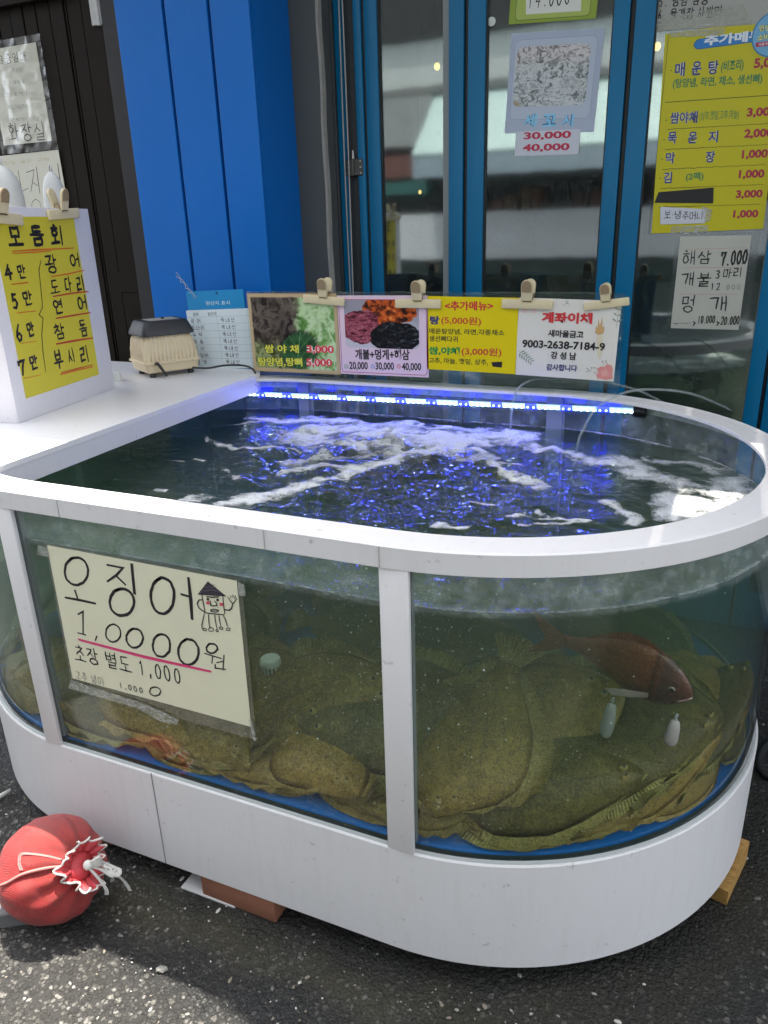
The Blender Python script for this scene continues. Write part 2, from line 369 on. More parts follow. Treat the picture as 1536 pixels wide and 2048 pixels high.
def make_ground():
    xs = np.concatenate([[-40, -12, -5], np.arange(-2.6, 2.2, .02), [5, 12, 40]]); ys = np.concatenate([[-40, -12, -5], np.arange(-2.2, 1.3, .02), [4, 12, 40]])
    X, Y = np.meshgrid(xs, ys); Z = (fbm(X*6, Y*6, 3, 4)-.5)*.012
    Z = Z*(np.abs(X) < 2)*(np.abs(Y) < 2)
    mb = MB(); mb.grid(np.stack([X, Y, Z], -1).tolist())
    o = mb.build('ground', ground_mat(), smooth=True); tag(o, kind='structure')
    me = o.data; P = np.array([v.co[:] for v in me.vertices])
    n1 = fbm(P[:, 0]*5, P[:, 1]*5, 9); n2 = fbm(P[:, 0]*11, P[:, 1]*11, 19)
    dy = P[:, 1]+(n1-.5)*.22
    # distance in front of the tank
    cx = np.clip(P[:, 0], -.825, 0); d = np.hypot(P[:, 0]-cx, P[:, 1])-.659 + (n1-.5)*.16
    stain = ss(.2, .06, d)*ss(-.75, -.45, P[:, 0]+.2*n2)*(P[:, 1] < .3)
    damp_shade = .25*ss(.55, .4, n2)+.35*ss(-.55, -.2, P[:, 0]+.3*n1)*ss(.40, .15, d)+ss(.05, -.02, d)*.55 + np.exp(-((d-.165)/.045)**2)*ss(-.95, -.6, P[:, 0])*ss(.75, .2, P[:, 0])*(.55+.9*n2) + .55*ss(-.1, .5, P[:, 0])*ss(.5, .0, d)*n2  # darker under the tank: its shade painted in with the wet ground
    damp_shade = damp_shade + .6*ss(-1.2, -1.35, P[:, 0]) + .7*ss(.55, .8, P[:, 0])*ss(-.3, .2, P[:, 1])  # right rear darkened for the deep shade over wet asphalt
    for nm, a in (('stain', stain), ('damp_shade', np.clip(damp_shade, 0, 1))):
        at_ = me.attributes.new(nm, 'FLOAT', 'POINT'); at_.data.foreach_set('value', a.astype(np.float32))
    return o
make_ground()
STONE = [plain('pebble_'+str(i), c, .8, .2, 60) for i, c in enumerate([(.26, .25, .22), (.12, .115, .105), (.2, .17, .13), (.46, .44, .4)])]
def scatter():
    mb = MB(); k = 0
    ico = bmesh.new(); bmesh.ops.create_icosphere(ico, subdivisions=1, radius=1); ico.verts.index_update()
    V = [v.co.copy() for v in ico.verts]; F = [[v.index for v in f.verts] for f in ico.faces]; ico.free()
    while k < 2600:
        x = rnd.uniform(-1.9, 1.0); y = rnd.uniform(-1.35, .6); cx = min(max(x, -.825), 0)
        if math.hypot(x-cx, y) < .66-.12*rnd.random(): continue
        if rnd.random() > .35+.65*(y < -.62): continue
        k += 1
        s = min(.010, .0019*math.exp(rnd.gauss(.2, .5))); mb.m = rnd.choices((0, 1, 2, 3), (3, 4, 2, 1.6))[0]
        M = Matrix.Translation((x, y, s*.25)) @ Matrix.Rotation(rnd.uniform(0, 6.3), 4, 'Z') @ Matrix.Rotation(rnd.uniform(-.3, .3), 4, 'X')
        sc = (s*rnd.uniform(.8, 1.6), s*rnd.uniform(.6, 1), s*rnd.uniform(.35, .75))
        mb.add([(v.x*sc[0]*rnd.uniform(.75, 1.2), v.y*sc[1]*rnd.uniform(.75, 1.2), v.z*sc[2]) for v in V], F, M)
    o = mb.build('gravel', STONE, fix=False); tag(o, 'loose pale grit and shell chips scattered over the dark asphalt', 'gravel', kind='stuff')
scatter()

# ------------------------------------------------------------------ the tank
RT, LT = .659, .825
def outline(o, n=64, m=26):
    r = RT-o; P = []
    for i in range(n+1): a = -math.pi/2+math.pi*i/n; P.append((r*math.cos(a), r*math.sin(a)))
    for i in range(1, m): P.append((-LT*i/m, r))
    for i in range(n+1): a = math.pi/2+math.pi*i/n; P.append((-LT+r*math.cos(a), r*math.sin(a)))
    for i in range(1, m): P.append((-LT+LT*i/m, -r))
    return P
def sweep(mb, prof, **kw):
    L = [[(x, y, z) for x, y in outline(o, **kw)] for o, z in prof]
    return mb.grid(L, closed_u=True, closed_v=True)
def white_mat(name, col=(.74, .73, .73), rough=.38, dirt=True):
    t = NT(name); co = t.coord()
    n1 = t.noise(co, 2.2, 5, .6); n2 = t.noise(co, 45, 5, .7); n3 = t.noise(t.coord(scale=(9, 9, 1.2)), 6, 5, .65)
    c = t.mix(n1.outputs[0], tuple(v*.93 for v in col), col)
    k = t.ramp(n2.outputs[0], [(.64, 0), (.72, 1)]); c = t.mix(t.math('MULTIPLY', k, .45), c, (.20, .17, .14))
    k = t.ramp(n3.outputs[0], [(.5, 0), (.78, 1)]); c = t.mix(t.math('MULTIPLY', k, .13), c, (.42, .37, .31))
    b = t.bsdf(Base__Color=c); t.set(b.inputs['Roughness'], t.math('MULTIPLY_ADD', n1.outputs[0], .25, rough-.12))
    t.set(b.inputs['Normal'], t.bump(t.noise(co, 14, 3).outputs[0], .05, .004))
    return t.done(b)
WHITE = white_mat('white_board'); RIMW = white_mat('white_rim', (.72, .70, .695), .42)
def facing_mix(t, base, tint, power=5.0, rough=0.0, gcol=(1, 1, 1), normal=None, hi=1.0):
    """clear sheet: lets light straight through, mirrors more at grazing angles"""
    lw = t.n('ShaderNodeLayerWeight', Blend=.5)
    if normal is not None: t.set(lw.inputs['Normal'], normal)
    f = t.math('MULTIPLY_ADD', t.math('POWER', lw.outputs['Facing'], power), hi-base, base)
    g = t.n('ShaderNodeBsdfGlossy', Color=gcol, Roughness=rough)
    if normal is not None: t.set(g.inputs['Normal'], normal)
    return t.n('ShaderNodeMixShader', i0=f, i1=t.n('ShaderNodeBsdfTransparent', Color=tint).outputs[0], i2=g.outputs[0]).outputs[0]
def glass_mat():
    t = NT('tank_glass'); co = t.coord()
    s = facing_mix(t, .035, (.95, .985, .97))
    # the wet film and dried salt above the waterline
    z = t.n('ShaderNodeSeparateXYZ', i0=co).outputs[2]
    k = t.ramp(z, [(.835, 0), (.846, 1)]); nz = t.noise(co, 30, 6, .72); drop = t.vor(co, 160)
    film = t.math('MULTIPLY', k, t.ramp(nz.outputs[0], [(.38, .04), (.56, .16), (.72, .5)]))
    film = t.math('ADD', film, t.math('MULTIPLY', t.ramp(drop.outputs['Distance'], [(.12, .25), (.2, 0)]), .22))
    return t.done(t.n('ShaderNodeMixShader', i0=film, i1=s, i2=t.n('ShaderNodeBsdfDiffuse', Color=(.5, .56, .55)).outputs[0]).outputs[0])
GLASS = glass_mat()
tank = thing('fish_tank', 'white rimmed oblong glass fish tank with rounded ends, full of flatfish', 'fish tank')
mb = MB(); sweep(mb, [(.004, .068), (.004, .3225), (.0055, .325), (.0135, .325), (.0135, .31), (.022, .31), (.022, .068)]); skirt = mb.build('base_skirt', WHITE, tank, smooth=30)
mb_ = None
GROOVE = plain('groove_dark', (.2, .2, .2), .6)
for x in (-.575,):
    mb = MB(); mb.box((x-.0009, -.6562, .069), (x+.0009, -.654, .3255)); mb.build('seam', GROOVE, skirt)
mb = MB(); sweep(mb, [(0, .919), (0, .957), (.003, .960), (.0105, .960), (.012, .9588), (.071, .9588), (.072, .9578), (.072, .9505), (.0128, .9505), (.0128, .919)]); mb.build('rim', RIMW, tank, smooth=30)
mb = MB(); sweep(mb, [(.0136, .3112), (.0136, .9495), (.0218, .9495), (.0218, .3112)]); mb.build('glass_wall', GLASS, tank, smooth=30)
rim_o = bpy.data.objects['rim']
for x in (-.22, -.70, .0): mb = MB(); mb.box((x-.0007, -.6601, .9195), (x+.0007, -.6585, .9565)); mb.build('seam', plain('seam_grey', (.38, .37, .36), .6), rim_o)
SEAL = NT('silicone'); SEAL = SEAL.done(SEAL.bsdf(Base__Color=(.42, .45, .44), Roughness=.3, Alpha=.75))
mb = MB(); sweep(mb, [(.0086, .3251), (.0134, .3251), (.0134, .3302), (.0112, .3285)]); mb.build('sealant_bead', SEAL, tank, smooth=40)
for x0, x1 in ((-.0035, .0495), (-.887, -.842)):
    for s in (-1, 1):
        mb = MB(); a, b = sorted((s*(RT-.0025), s*(RT-.0133))); mb.box((x0, a, .3252), (x1, b, .9188), ch=.0015); mb.build('post', RIMW, tank, smooth=30)
        a, b = sorted((s*(RT-.0222), s*(RT-.034)))
        mb = MB(); mb.box((x0+.002, a, .338), (x1-.002, b, .95)); mb.build('inner_post', plain('grey_strip', (.25, .27, .27), .5), tank)
def liner_mat():
    t = NT('blue_liner'); co = t.coord(); n1 = t.noise(co, 3, 4)
    return t.done(t.bsdf(Base__Color=t.mix(n1.outputs[0], (0, .14, .5), (.005, .26, .8)), Roughness=.45))
mb = MB(); sweep(mb, [(.02185, .3112), (.02185, .3335), (.0228, .3335), (.0228, .3112)]); mb.build('bottom_gasket', plain('gasket_teal', (.035, .055, .055), .4), tank, smooth=30)
mb = MB(); mb.prism(outline(.0230, 48, 4), .300, .3268); mb.build('blue_floor', liner_mat(), tank, smooth=30)

# ------------------------------------------------------------------ the water
WZ = .842
def w_at(px, py): return at(px, py, 2, WZ)[:2]
STREAKS = [([(610, 868), (700, 858), (790, 872), (880, 885), (960, 880), (1010, 872)], .075, 1.0),
 ([(640, 880), (760, 900), (840, 905), (930, 890)], .05, .85),
 ([(500, 838), (640, 842), (800, 852), (960, 862)], .03, .75),
 ([(830, 900), (770, 925), (690, 950), (620, 975), (540, 992), (465, 1004)], .024, 1.0), ([(700, 940), (640, 930), (560, 945)], .016, .7),
 ([(1000, 876), (1080, 897), (1160, 918), (1250, 940), (1320, 960)], .022, .9), ([(960, 900), (1010, 945), (1068, 978)], .014, .9),
 ([(415, 880), (470, 892), (560, 900), (640, 905)], .012, .7), ([(1240, 925), (1300, 955), (1400, 985), (1440, 1000)], .04, .72),
 ([(1340, 1000), (1400, 1012), (1350, 1030)], .035, 1.15), ([(1430, 975), (1490, 985), (1470, 960)], .045, .75), ([(1300, 920), (1400, 930), (1480, 955)], .03, .55),
 ([(1020, 1036), (1090, 1028), (1160, 1044), (1110, 1055), (1030, 1056)], .008, 1.0), ([(885, 1056), (950, 1064)], .012, 1.0), ([(1225, 1012), (1260, 1030), (1255, 1048)], .016, .9),
 ([(590, 925), (650, 912), (720, 915)], .03, .55), ([(560, 860), (600, 880), (640, 905)], .02, .6), ([(930, 1010), (1000, 1020), (1060, 1030)], .006, .6),
 ([(850, 905), (960, 915), (1040, 925)], .02, .55), ([(440, 850), (520, 845)], .015, .5),
 ([(310, 977), (335, 979)], .010, .85), ([(400, 990), (425, 993)], .016, .95), ([(365, 998), (395, 1001)], .014, .9), ([(355, 920), (372, 921)], .008, .7), ([(400, 918), (408, 919)], .007, .7), ([(230, 960), (236, 961)], .006, .5), ([(455, 940), (500, 970)], .006, .6)]
def water_mats():
    t = NT('water_surface'); co = t.coord()
    n1 = t.noise(t.coord(scale=(1, 1.5, 1)), 9, 5, .58, .9); n2 = t.noise(t.coord(scale=(1, 1.6, 1)), 60, 3, .55, .5)
    fo = t.n('ShaderNodeAttribute', _attribute_name='foam'); fl = t.n('ShaderNodeAttribute', _attribute_name='flow')
    amp = t.math('MULTIPLY_ADD', fl.outputs['Fac'], .9, .1)
    nb = t.bump(t.math('MULTIPLY', t.math('ADD', n1.outputs[0], t.math('MULTIPLY', n2.outputs[0], .22)), amp), .85, .030)
    s = facing_mix(t, .032, (.84, .91, .88), 5.0, .03, normal=nb, hi=.85)
    fine = t.noise(co, 55, 6, .75, .6); bub = t.vor(co, 130); bb = t.vor(co, 300)
    m = t.math('ADD', fo.outputs['Fac'], t.math('MULTIPLY_ADD', fine.outputs[0], 1.0, -.52))
    m = t.math('SUBTRACT', m, t.ramp(bub.outputs['Distance'], [(.18, .28), (.36, 0)]))
    m = t.math('SUBTRACT', m, t.ramp(bb.outputs['Distance'], [(.1, .16), (.4, 0)]))
    mask = t.ramp(m, [(.22, 0), (.48, .34), (1.0, .88)])
    f = t.bsdf(Base__Color=(.78, .8, .8), Roughness=.55); t.set(f.inputs['Normal'], t.bump(t.math('ADD', bub.outputs['Distance'], fine.outputs[0]), .7, .006))
    top = t.done(t.n('ShaderNodeMixShader', i0=mask, i1=s, i2=f.outputs[0]).outputs[0])
    vol = []
    for m_ in (t,):
        vol.append(m_)
    def addvol(tt):
        v = tt.n('ShaderNodeVolumePrincipled', Color=WATER_SCATTER, Density=WATER_DENSITY, Anisotropy=.3)
        v.inputs['Absorption Color'].default_value = (*WATER_ABSORB, 1)
        tt.set(tt.out.inputs[1], v)
    addvol(t)
    t2 = NT('water_side'); side = t2.done(t2.n('ShaderNodeBsdfTransparent', Color=(1, 1, 1)).outputs[0]); addvol(t2)
    return top, side
WATER_SCATTER = (.090, .118, .096); WATER_DENSITY = 4.1; WATER_ABSORB = (.34, .48, .36)
def make_water():
    offs = [.0232, .026]+list(np.arange(.03, RT, .0056))+[RT-.0004]
    loops = [np.array(outline(o, 150, 110)) for o in offs]
    P = np.stack(loops); X, Y = P[..., 0], P[..., 1]; D = np.array(offs)[:, None]+0*X
    # foam: soft bands along the streaks, plus the line along the glass
    wx = X+(fbm(X*14, Y*14, 4)-.5)*.10; wy = Y+(fbm(X*14+9, Y*14, 5)-.5)*.10; F = np.zeros_like(X)
    for pts, wd, k in STREAKS:
        q = [w_at(*p) for p in pts]; best = np.full_like(X, 9.0)
        for a, b in zip(q[:-1], q[1:]):
            dx, dy = b-a; t = np.clip(((wx-a[0])*dx+(wy-a[1])*dy)/(dx*dx+dy*dy+1e-9), 0, 1)
            best = np.minimum(best, np.hypot(wx-a[0]-t*dx, wy-a[1]-t*dy))
        F = np.maximum(F, k*ss(2.2, .15, best/wd))
    edge = ss(.05, .012, D)*(.5+.5*fbm(X*14, Y*14, 8)); edge = edge*np.where(X < -.8, .75, 1.0)
    F = np.maximum(F, edge)
    c = w_at(770, 885); dd = np.hypot(X-c[0], Y-c[1]); flow = np.clip(np.exp(-(dd/.62)**2)*1.15+.1, 0, 1)*ss(-1.3, -.75, X+.3*Y)+.06
    rg = 1-np.abs(2*fbm(wx*15, wy*19, 15)-1); F = np.clip(F*(.42+.85*ss(.35, .95, rg)*(.6+.6*fbm(X*6, Y*6, 12))), 0, 1.2)
    ang = np.arctan2(Y-c[1], X-c[0])
    H = (fbm(X*13, Y*13, 21, 4)-.5)*.03+np.sin(dd*58+3*fbm(X*5, Y*5, 2)*3+ang)*.0028*np.exp(-dd/.5)+.02*np.exp(-(dd/.09)**2)*(.4+fbm(X*30, Y*30, 6))
    Z = WZ+H*np.clip(flow*1.1, .1, 1)*ss(.0232, .05, D)+.003*edge*fbm(X*60, Y*60, 31)+.004*np.clip(F, 0, 1)*fbm(X*70, Y*70, 33)
    mb = MB(); n = X.shape[1]; rows = np.stack([X, Y, Z], -1)
    mb.m = 0; mb.grid(rows.tolist(), closed_v=True)
    lo = np.stack([X[0], Y[0], np.full(n, .3274)], -1)
    k = len(mb.v); mb.m = 1; mb.v += [tuple(p) for p in lo]
    mb.f += [((j+1) % n, j, k+j, k+(j+1) % n) for j in range(n)]; mb.mi += [1]*n
    mb.f.append(tuple(k+j for j in range(n))[::-1]); mb.mi.append(1)
    me = bpy.data.meshes.new('water'); me.from_pydata(mb.v, [], mb.f)
    for m in water_mats(): me.materials.append(m)
    me.polygons.foreach_set('material_index', mb.mi)
    pad = np.zeros(n)
    for nm, a in (('foam', F), ('flow', flow)):
        at_ = me.attributes.new(nm, 'FLOAT', 'POINT'); at_.data.foreach_set('value', np.concatenate([a.ravel(), pad]).astype(np.float32))
    bm = bmesh.new(); bm.from_mesh(me)
    last = [v for v in bm.verts if abs(v.co.y) < .0006 and v.co.z > .7 and -LT-.0006 < v.co.x < .0006]
    bmesh.ops.remove_doubles(bm, verts=last, dist=.002); bmesh.ops.recalc_face_normals(bm, faces=bm.faces); bm.to_mesh(me); bm.free()
    me.polygons.foreach_set('use_smooth', [True]*len(me.polygons)); me.set_sharp_from_angle(angle=R_(75))
    o = bpy.data.objects.new('water', me); COL.objects.link(o); return tag(o, kind='structure')
make_water()

# ------------------------------------------------------------------ counter over the left end
ct = thing('counter_board', 'white counter board laid across the left end of the fish tank', 'counter')
mb = MB(); mb.prism([(-1.9, -.575), (-.958, -.575), (-1.0115, .585), (-1.06, .66), (-1.9, .68)], .9605, .9735); mb.build('top', WHITE, ct, smooth=30)
mb = MB(); mb.prism([(-.9625, -.573), (-.9595, -.573), (-1.0125, .583), (-1.0155, .583)], .913, .9603); mb.build('fascia', white_mat('white_fascia', (.66, .65, .68)), ct)
for y in (-.4, .5):
    mb = MB(); mb.box((-1.86, y-.02, 0), (-1.82, y+.02, .9603)); mb.build('leg', WHITE, ct)
# ------------------------------------------------------------------ fish
def flat_mat(name, dark, mid, light, spot=(.5, .46, .32)):
    t = NT(name); co = t.coord()
    n1 = t.noise(co, 16, 6, .68, .5); n2 = t.noise(co, 70, 5, .7); v = t.vor(co, 62); v2 = t.vor(co, 150)
    c = t.ramp(n1.outputs[0], [(.28, dark), (.5, mid), (.74, light)])
    c = t.mix(t.ramp(n2.outputs[0], [(.38, .0), (.68, .75)]), c, dark)
    k = t.math('MULTIPLY', t.ramp(v.outputs['Distance'], [(.06, 1), (.15, 0)]), t.ramp(v.outputs['Color'], [(.6, 0), (.7, 1)]))
    c = t.mix(t.math('MULTIPLY', k, .8), c, spot)
    k2 = t.math('MULTIPLY', t.ramp(v2.outputs['Distance'], [(.12, 1), (.26, 0)]), t.ramp(v2.outputs['Color'], [(.5, 0), (.7, 1)]))
    c = t.mix(t.math('MULTIPLY', k2, .6), c, light); n3 = t.noise(co, 230, 3, .8); c = t.mix(t.ramp(n3.outputs[0], [(.42, .0), (.62, .55)]), c, light); c = t.mix(t.ramp(n3.outputs[0], [(.36, .5), (.46, .0)]), c, dark)
    b = t.bsdf(Base__Color=c, Roughness=.5, Specular__IOR__Level=.3); t.set(b.inputs['Normal'], t.bump(t.math('ADD', n1.outputs[0], t.math('MULTIPLY', v2.outputs['Distance'], .4)), .45, .006))
    return t.done(b)
OLIVE = [flat_mat('flatfish_olive', (.045, .038, .013), (.18, .122, .026), (.33, .235, .05)), flat_mat('flatfish_brown', (.07, .045, .014), (.25, .16, .035), (.42, .28, .07)), flat_mat('flatfish_green', (.035, .034, .014), (.095, .078, .024), (.2, .165, .045))]
FIN = [flat_mat('flatfish_fin_'+str(i), d, m, l) for i, (d, m, l) in enumerate([((.10, .08, .022), (.26, .20, .055), (.42, .34, .12)), ((.12, .08, .022), (.34, .24, .06), (.5, .36, .12)), ((.10, .09, .026), (.26, .22, .06), (.42, .36, .12))])]
EYE = plain('fish_eye', (.02, .02, .015), .1); EYE2 = plain('fish_eye_rim', (.3, .24, .08), .3)
WS = [(0, .0), (.015, .13), (.05, .3), (.12, .53), (.25, .8), (.4, .97), (.5, 1), (.65, .9), (.8, .6), (.9, .34), (1, .17)]
def fw(s): return float(np.interp(s, [a for a, _ in WS], [b for _, b in WS]))
def flatfish(k, seed):
    r = random.Random(seed); L, W = .40, .115; a1, a2 = r.uniform(-.02, .02), r.uniform(0, 6)
    def bend(x, y): return a1*math.sin(x*9+a2)+.012*math.sin(y*14+a2*2)-.35*y*y-.12*x*x
    rt = thing('flatfish', '-', 'flatfish', group='flatfish lying in the tank')
    top = []; bot = []
    for i in range(33):
        s = i/32; s = s**1.15; x = L*(.5-s); wv = W*fw(s); rt_, rb = [], []
        for j in range(17):
            q = -1+j/8; y = wv*q; h = .030*math.sin(math.pi*min(1, .06+s*.92))**.6*max(0, 1-abs(q)**2.3)**.75
            ridge = .0035*math.exp(-(q/.09)**2)*(s > .2)
            rt_.append((x, y, bend(x, y)+h+ridge)); rb.append((x, y, bend(x, y)-.008*max(0, 1-q*q)))
        top.append(rt_+rb[::-1])
    mb = MB(); mb.grid(top, closed_v=True); n = len(top[0]); mb.f.append(tuple(range(n))); mb.f.append(tuple(32*n+j for j in range(n))[::-1]); mb.mi += [0, 0]
    body = mb.build('body', OLIVE[k], rt, smooth=True)
    for sg in (-1, 1):
        rows = []
        m = 130
        for i in range(m+1):
            s = .10+.86*i/m; x = L*(.5-s**1.15); w0 = W*fw(s**1.15)*.96; ex = .043*math.sin(math.pi*(i/m))**.6+.001; zz = .0016*(1 if i % 2 else -1); rp = .007*math.sin(s*40+a2+sg)
            rows.append([(x-.0, sg*w0, bend(x, sg*w0)-.001), (x-.006, sg*(w0+ex*.5), bend(x, w0+ex*.5)+zz+rp*.4), (x-.014, sg*(w0+ex*(1 if i % 2 else .93)), bend(x, w0+ex)+zz*1.4+rp)])
        mb = MB(); mb.grid(rows); mb.build('fringe_fin', FIN[k], rt)
    rows = []
    for i in range(25):
        q = -1+i/12; zz = .0015*(1 if i % 2 else -1); x0 = -L*.5+.004
        rows.append([(x0, .019*q, bend(x0, 0)), (x0-.035, .042*q, bend(x0, 0)+zz), (x0-.07+.012*q*q, .058*q, bend(x0, 0)+zz*2+.004*math.sin(i))])
    mb = MB(); mb.grid(rows); mb.build('tail_fin', FIN[k], rt)
    for yy, xx in ((-.004, L*.5-.040), (.026, L*.5-.052)):
        z0 = bend(xx, yy)+.023; mb = MB(); mb.ball((xx, yy, z0), (.0085, .007, .008), 12, 8); e = mb.build('eye', EYE2, rt, smooth=True)
        mb = MB(); mb.ball((xx+.002, yy, z0+.0045), .0042, 10, 6); mb.build('pupil', EYE, e, smooth=True)
    mb = MB(); mb.tube([(L*.5-.004, -.014, bend(L*.5, 0)+.010), (L*.5-.001, -.004, bend(L*.5, 0)+.013), (L*.5-.003, .006, bend(L*.5, 0)+.010)], .003, 6); mb.build('mouth', FIN[k], rt, smooth=True)
    return rt
PROTO = [flatfish(i, 11+i) for i in range(3)]; used = set()
def lay(k, px, py, z, head, pitch, lean, size, label):
    """a flatfish on the heap at height z: heading in degrees from +x, nose pitch, lean of its back towards the street"""
    c = Vector(at(px, py, 2, z)); return lay_at(k, c, head, pitch, lean, size, label)
def lay_at(k, c, head, pitch, lean, size, label, phi=0):
    M = Matrix.Translation(c) @ Matrix.Rotation(R_(phi), 4, 'Z') @ Matrix.Rotation(R_(lean), 4, 'X') @ Matrix.Rotation(R_(head), 4, 'Z') @ Matrix.Rotation(R_(-pitch), 4, 'Y') @ Matrix.Scale(size, 4)
    o = copy_thing(PROTO[k], M, label)
    press(o, M); return o
def press(o, M):
    """bodies give way where they press on the glass and the floor"""
    Mi = np.array(M.inverted()); Mn = np.array(M)
    for ch in list(o.children)+[g for c in o.children for g in c.children]:
        L = np.eye(4); n = len(ch.data.vertices); v = np.empty(n*3, np.float32); ch.data.vertices.foreach_get('co', v)
        v = v.reshape(-1, 3).astype(float); W = (np.c_[v, np.ones(n)] @ (Mn @ L).T)[:, :3]
        cx = np.clip(W[:, 0], -LT, 0); dx = W[:, 0]-cx; r = np.hypot(dx, W[:, 1])+1e-9; lim = .6345; k = np.where(r > lim-.05, (lim-.05+.05*np.tanh((r-lim+.05)/.05))/r, 1)
        W2 = W.copy(); W2[:, 0] = cx+dx*k; W2[:, 1] *= k; W2[:, 2] += (r*(1-k))*.35
        cx = np.clip(W2[:, 0], -LT, 0); dx = W2[:, 0]-cx; r = np.hypot(dx, W2[:, 1])+1e-9; gap = fbm(W2[:, 0]*5+3, W2[:, 1]*5+9, 77, 2); wgt = ss(.43, .365, W2[:, 2])*ss(.49, .57, r)*ss(.40, .52, gap)*(W2[:, 1] < .3)*.3
        k = (r+(.632-r)*wgt*.93)/r; W2[:, 0] = cx+dx*k; W2[:, 1] *= k; W2[:, 2] = W2[:, 2]*(1-wgt*.6)+.337*wgt*.6
        W2[:, 2] = np.where(W2[:, 2] < .342, .330+.012*np.exp((W2[:, 2]-.342)/.03), W2[:, 2])
        if np.abs(W2-W).max() > .0005:
            ch.data = ch.data.copy(); q = (np.c_[W2, np.ones(n)] @ np.linalg.inv(Mn @ L).T)[:, :3]; ch.data.vertices.foreach_set('co', q.astype(np.float32).ravel()); ch.data.update()
FISH = [
 (1, 640, 1500, .425, -58, 8, 30, 1.0, 'golden brown flatfish resting its head on the blue floor left of the middle post'),
 (0, 395, 1450, .42, -30, 6, 36, 1.0, 'olive flatfish with ribbed fin edge below the squid price sheet'),
 (2, 190, 1420, .40, 172, 4, 28, .9, 'dark flatfish at the left end of the front pane, beside the left post'),
 (0, 620, 1420, .48, 20, 6, 40, 1.1, 'large dim flatfish leaning on the heap under the white strainer cap'),
 (0, 945, 1500, .485, -98, 12, 42, 1.0, 'speckled flatfish hanging head down just right of the middle post'),
 (2, 1070, 1565, .425, 8, 0, 34, 1.12, 'big white-spotted flatfish along the bottom of the right curved pane'),
 (2, 1300, 1475, .475, 2, -3, 30, .95, 'olive flatfish under the red sea bream with its tail to the left'),
 (1, 1320, 1555, .41, 40, 2, 26, .8, 'orange brown flatfish at the foot of the right curved pane'),
 (2, 1430, 1440, .44, 70, 6, 14, .85, 'yellow green flatfish upright against the far right of the glass'),
 (0, 850, 1610, .372, 200, -2, 20, .62, 'small flatfish tucked behind the foot of the middle post'),
 (0, 1190, 1635, .37, -12, -1, 16, .62, 'small dark flatfish lowest on the blue floor of the right pane'),
 (2, 1150, 1515, .455, -174, 2, 32, .95, 'yellow green flatfish wedged under the tail of the one beneath the sea bream'),
 (1, 490, 1530, .37, -150, -1, 18, .72, 'flatfish flat on the blue floor under the ribbed one'),
 (0, 470, 1400, .46, 20, 6, 32, 1.1, 'dim flatfish far back in the heap behind the squid price sheet'),
 (2, 800, 1430, .49, -160, 5, 34, 1.1, 'dim flatfish far back in the heap behind the middle post'),
 (1, 290, 1390, .45, 150, 4, 26, 1.0, 'dim flatfish far back near the left end of the tank'),
 (0, 1040, 1450, .49, 30, 5, 32, 1.1, 'dim flatfish far back in the heap below the sea bream tail'),
 (2, 1260, 1430, .49, -10, 5, 30, 1.1, 'dim greenish flatfish far back below the sea bream head'),
 (1, 1400, 1400, .46, 160, 5, 20, .9, 'dim flatfish at the back beside the right curved glass'),
 (0, 70, 1390, .42, 100, 2, 10, .9, 'dark flatfish seen behind the left post'),
]
_r = random.Random(5)
for i in range(46):
    x = -1.22+1.62*((i*0.618) % 1); y = -.42+.86*((i*0.7548) % 1)
    if math.hypot(x-min(max(x, -.825), 0), y) > .44: continue
    z = .35+.035*ss(-.5, .1, y)+.04*_r.random()
    lay_at(i % 3, Vector((x, y, z)), _r.uniform(0, 360), _r.uniform(-4, 6), _r.uniform(2, 16), _r.uniform(.9, 1.08), 'dim flatfish buried in the heap on the tank floor')
for a in FISH: lay(*a)
EDGE = [(0, -.80, 0, .075, 8, 34, .8, 'dark flatfish along the glass just right of the left post'), (2, -.52, 0, .07, 174, 30, .74, 'greenish flatfish along the foot of the front pane under the price sheet'), (1, -.30, 0, .085, -16, 30, .62, 'small golden flatfish along the foot of the front pane'),
 (1, -.06, 0, .10, 10, 26, .7, 'brown flatfish half behind the foot of the middle post'), (0, .0, 22, .075, 172, 30, .66, 'dark flatfish lying along the curve of the right pane near the post'), (1, .0, 58, .06, 6, 34, .72, 'brownish flatfish pressed along the right curve of the glass'), (2, .0, 82, .07, 178, 40, .85, 'greenish flatfish leaning on the far right curve of the glass'),
 (0, -.825, -24, .06, 4, 32, .85, 'dark flatfish lying along the left curve of the glass'), (2, -.825, -62, .06, 176, 34, .85, 'flatfish lying far round the left curve of the glass')]
for k, x, phi, off, head, lean, size, lb in EDGE:
    r = .637-off; c = Vector((x+r*math.sin(R_(phi)), -r*math.cos(R_(phi)), .352+.06*math.sin(R_(lean))*size)); lay_at(k, c, head, 2, lean, size, lb, phi)
for t in PROTO:
    for c in list(t.children):
        for g in list(c.children): bpy.data.objects.remove(g)
        bpy.data.objects.remove(c)
    bpy.data.objects.remove(t)
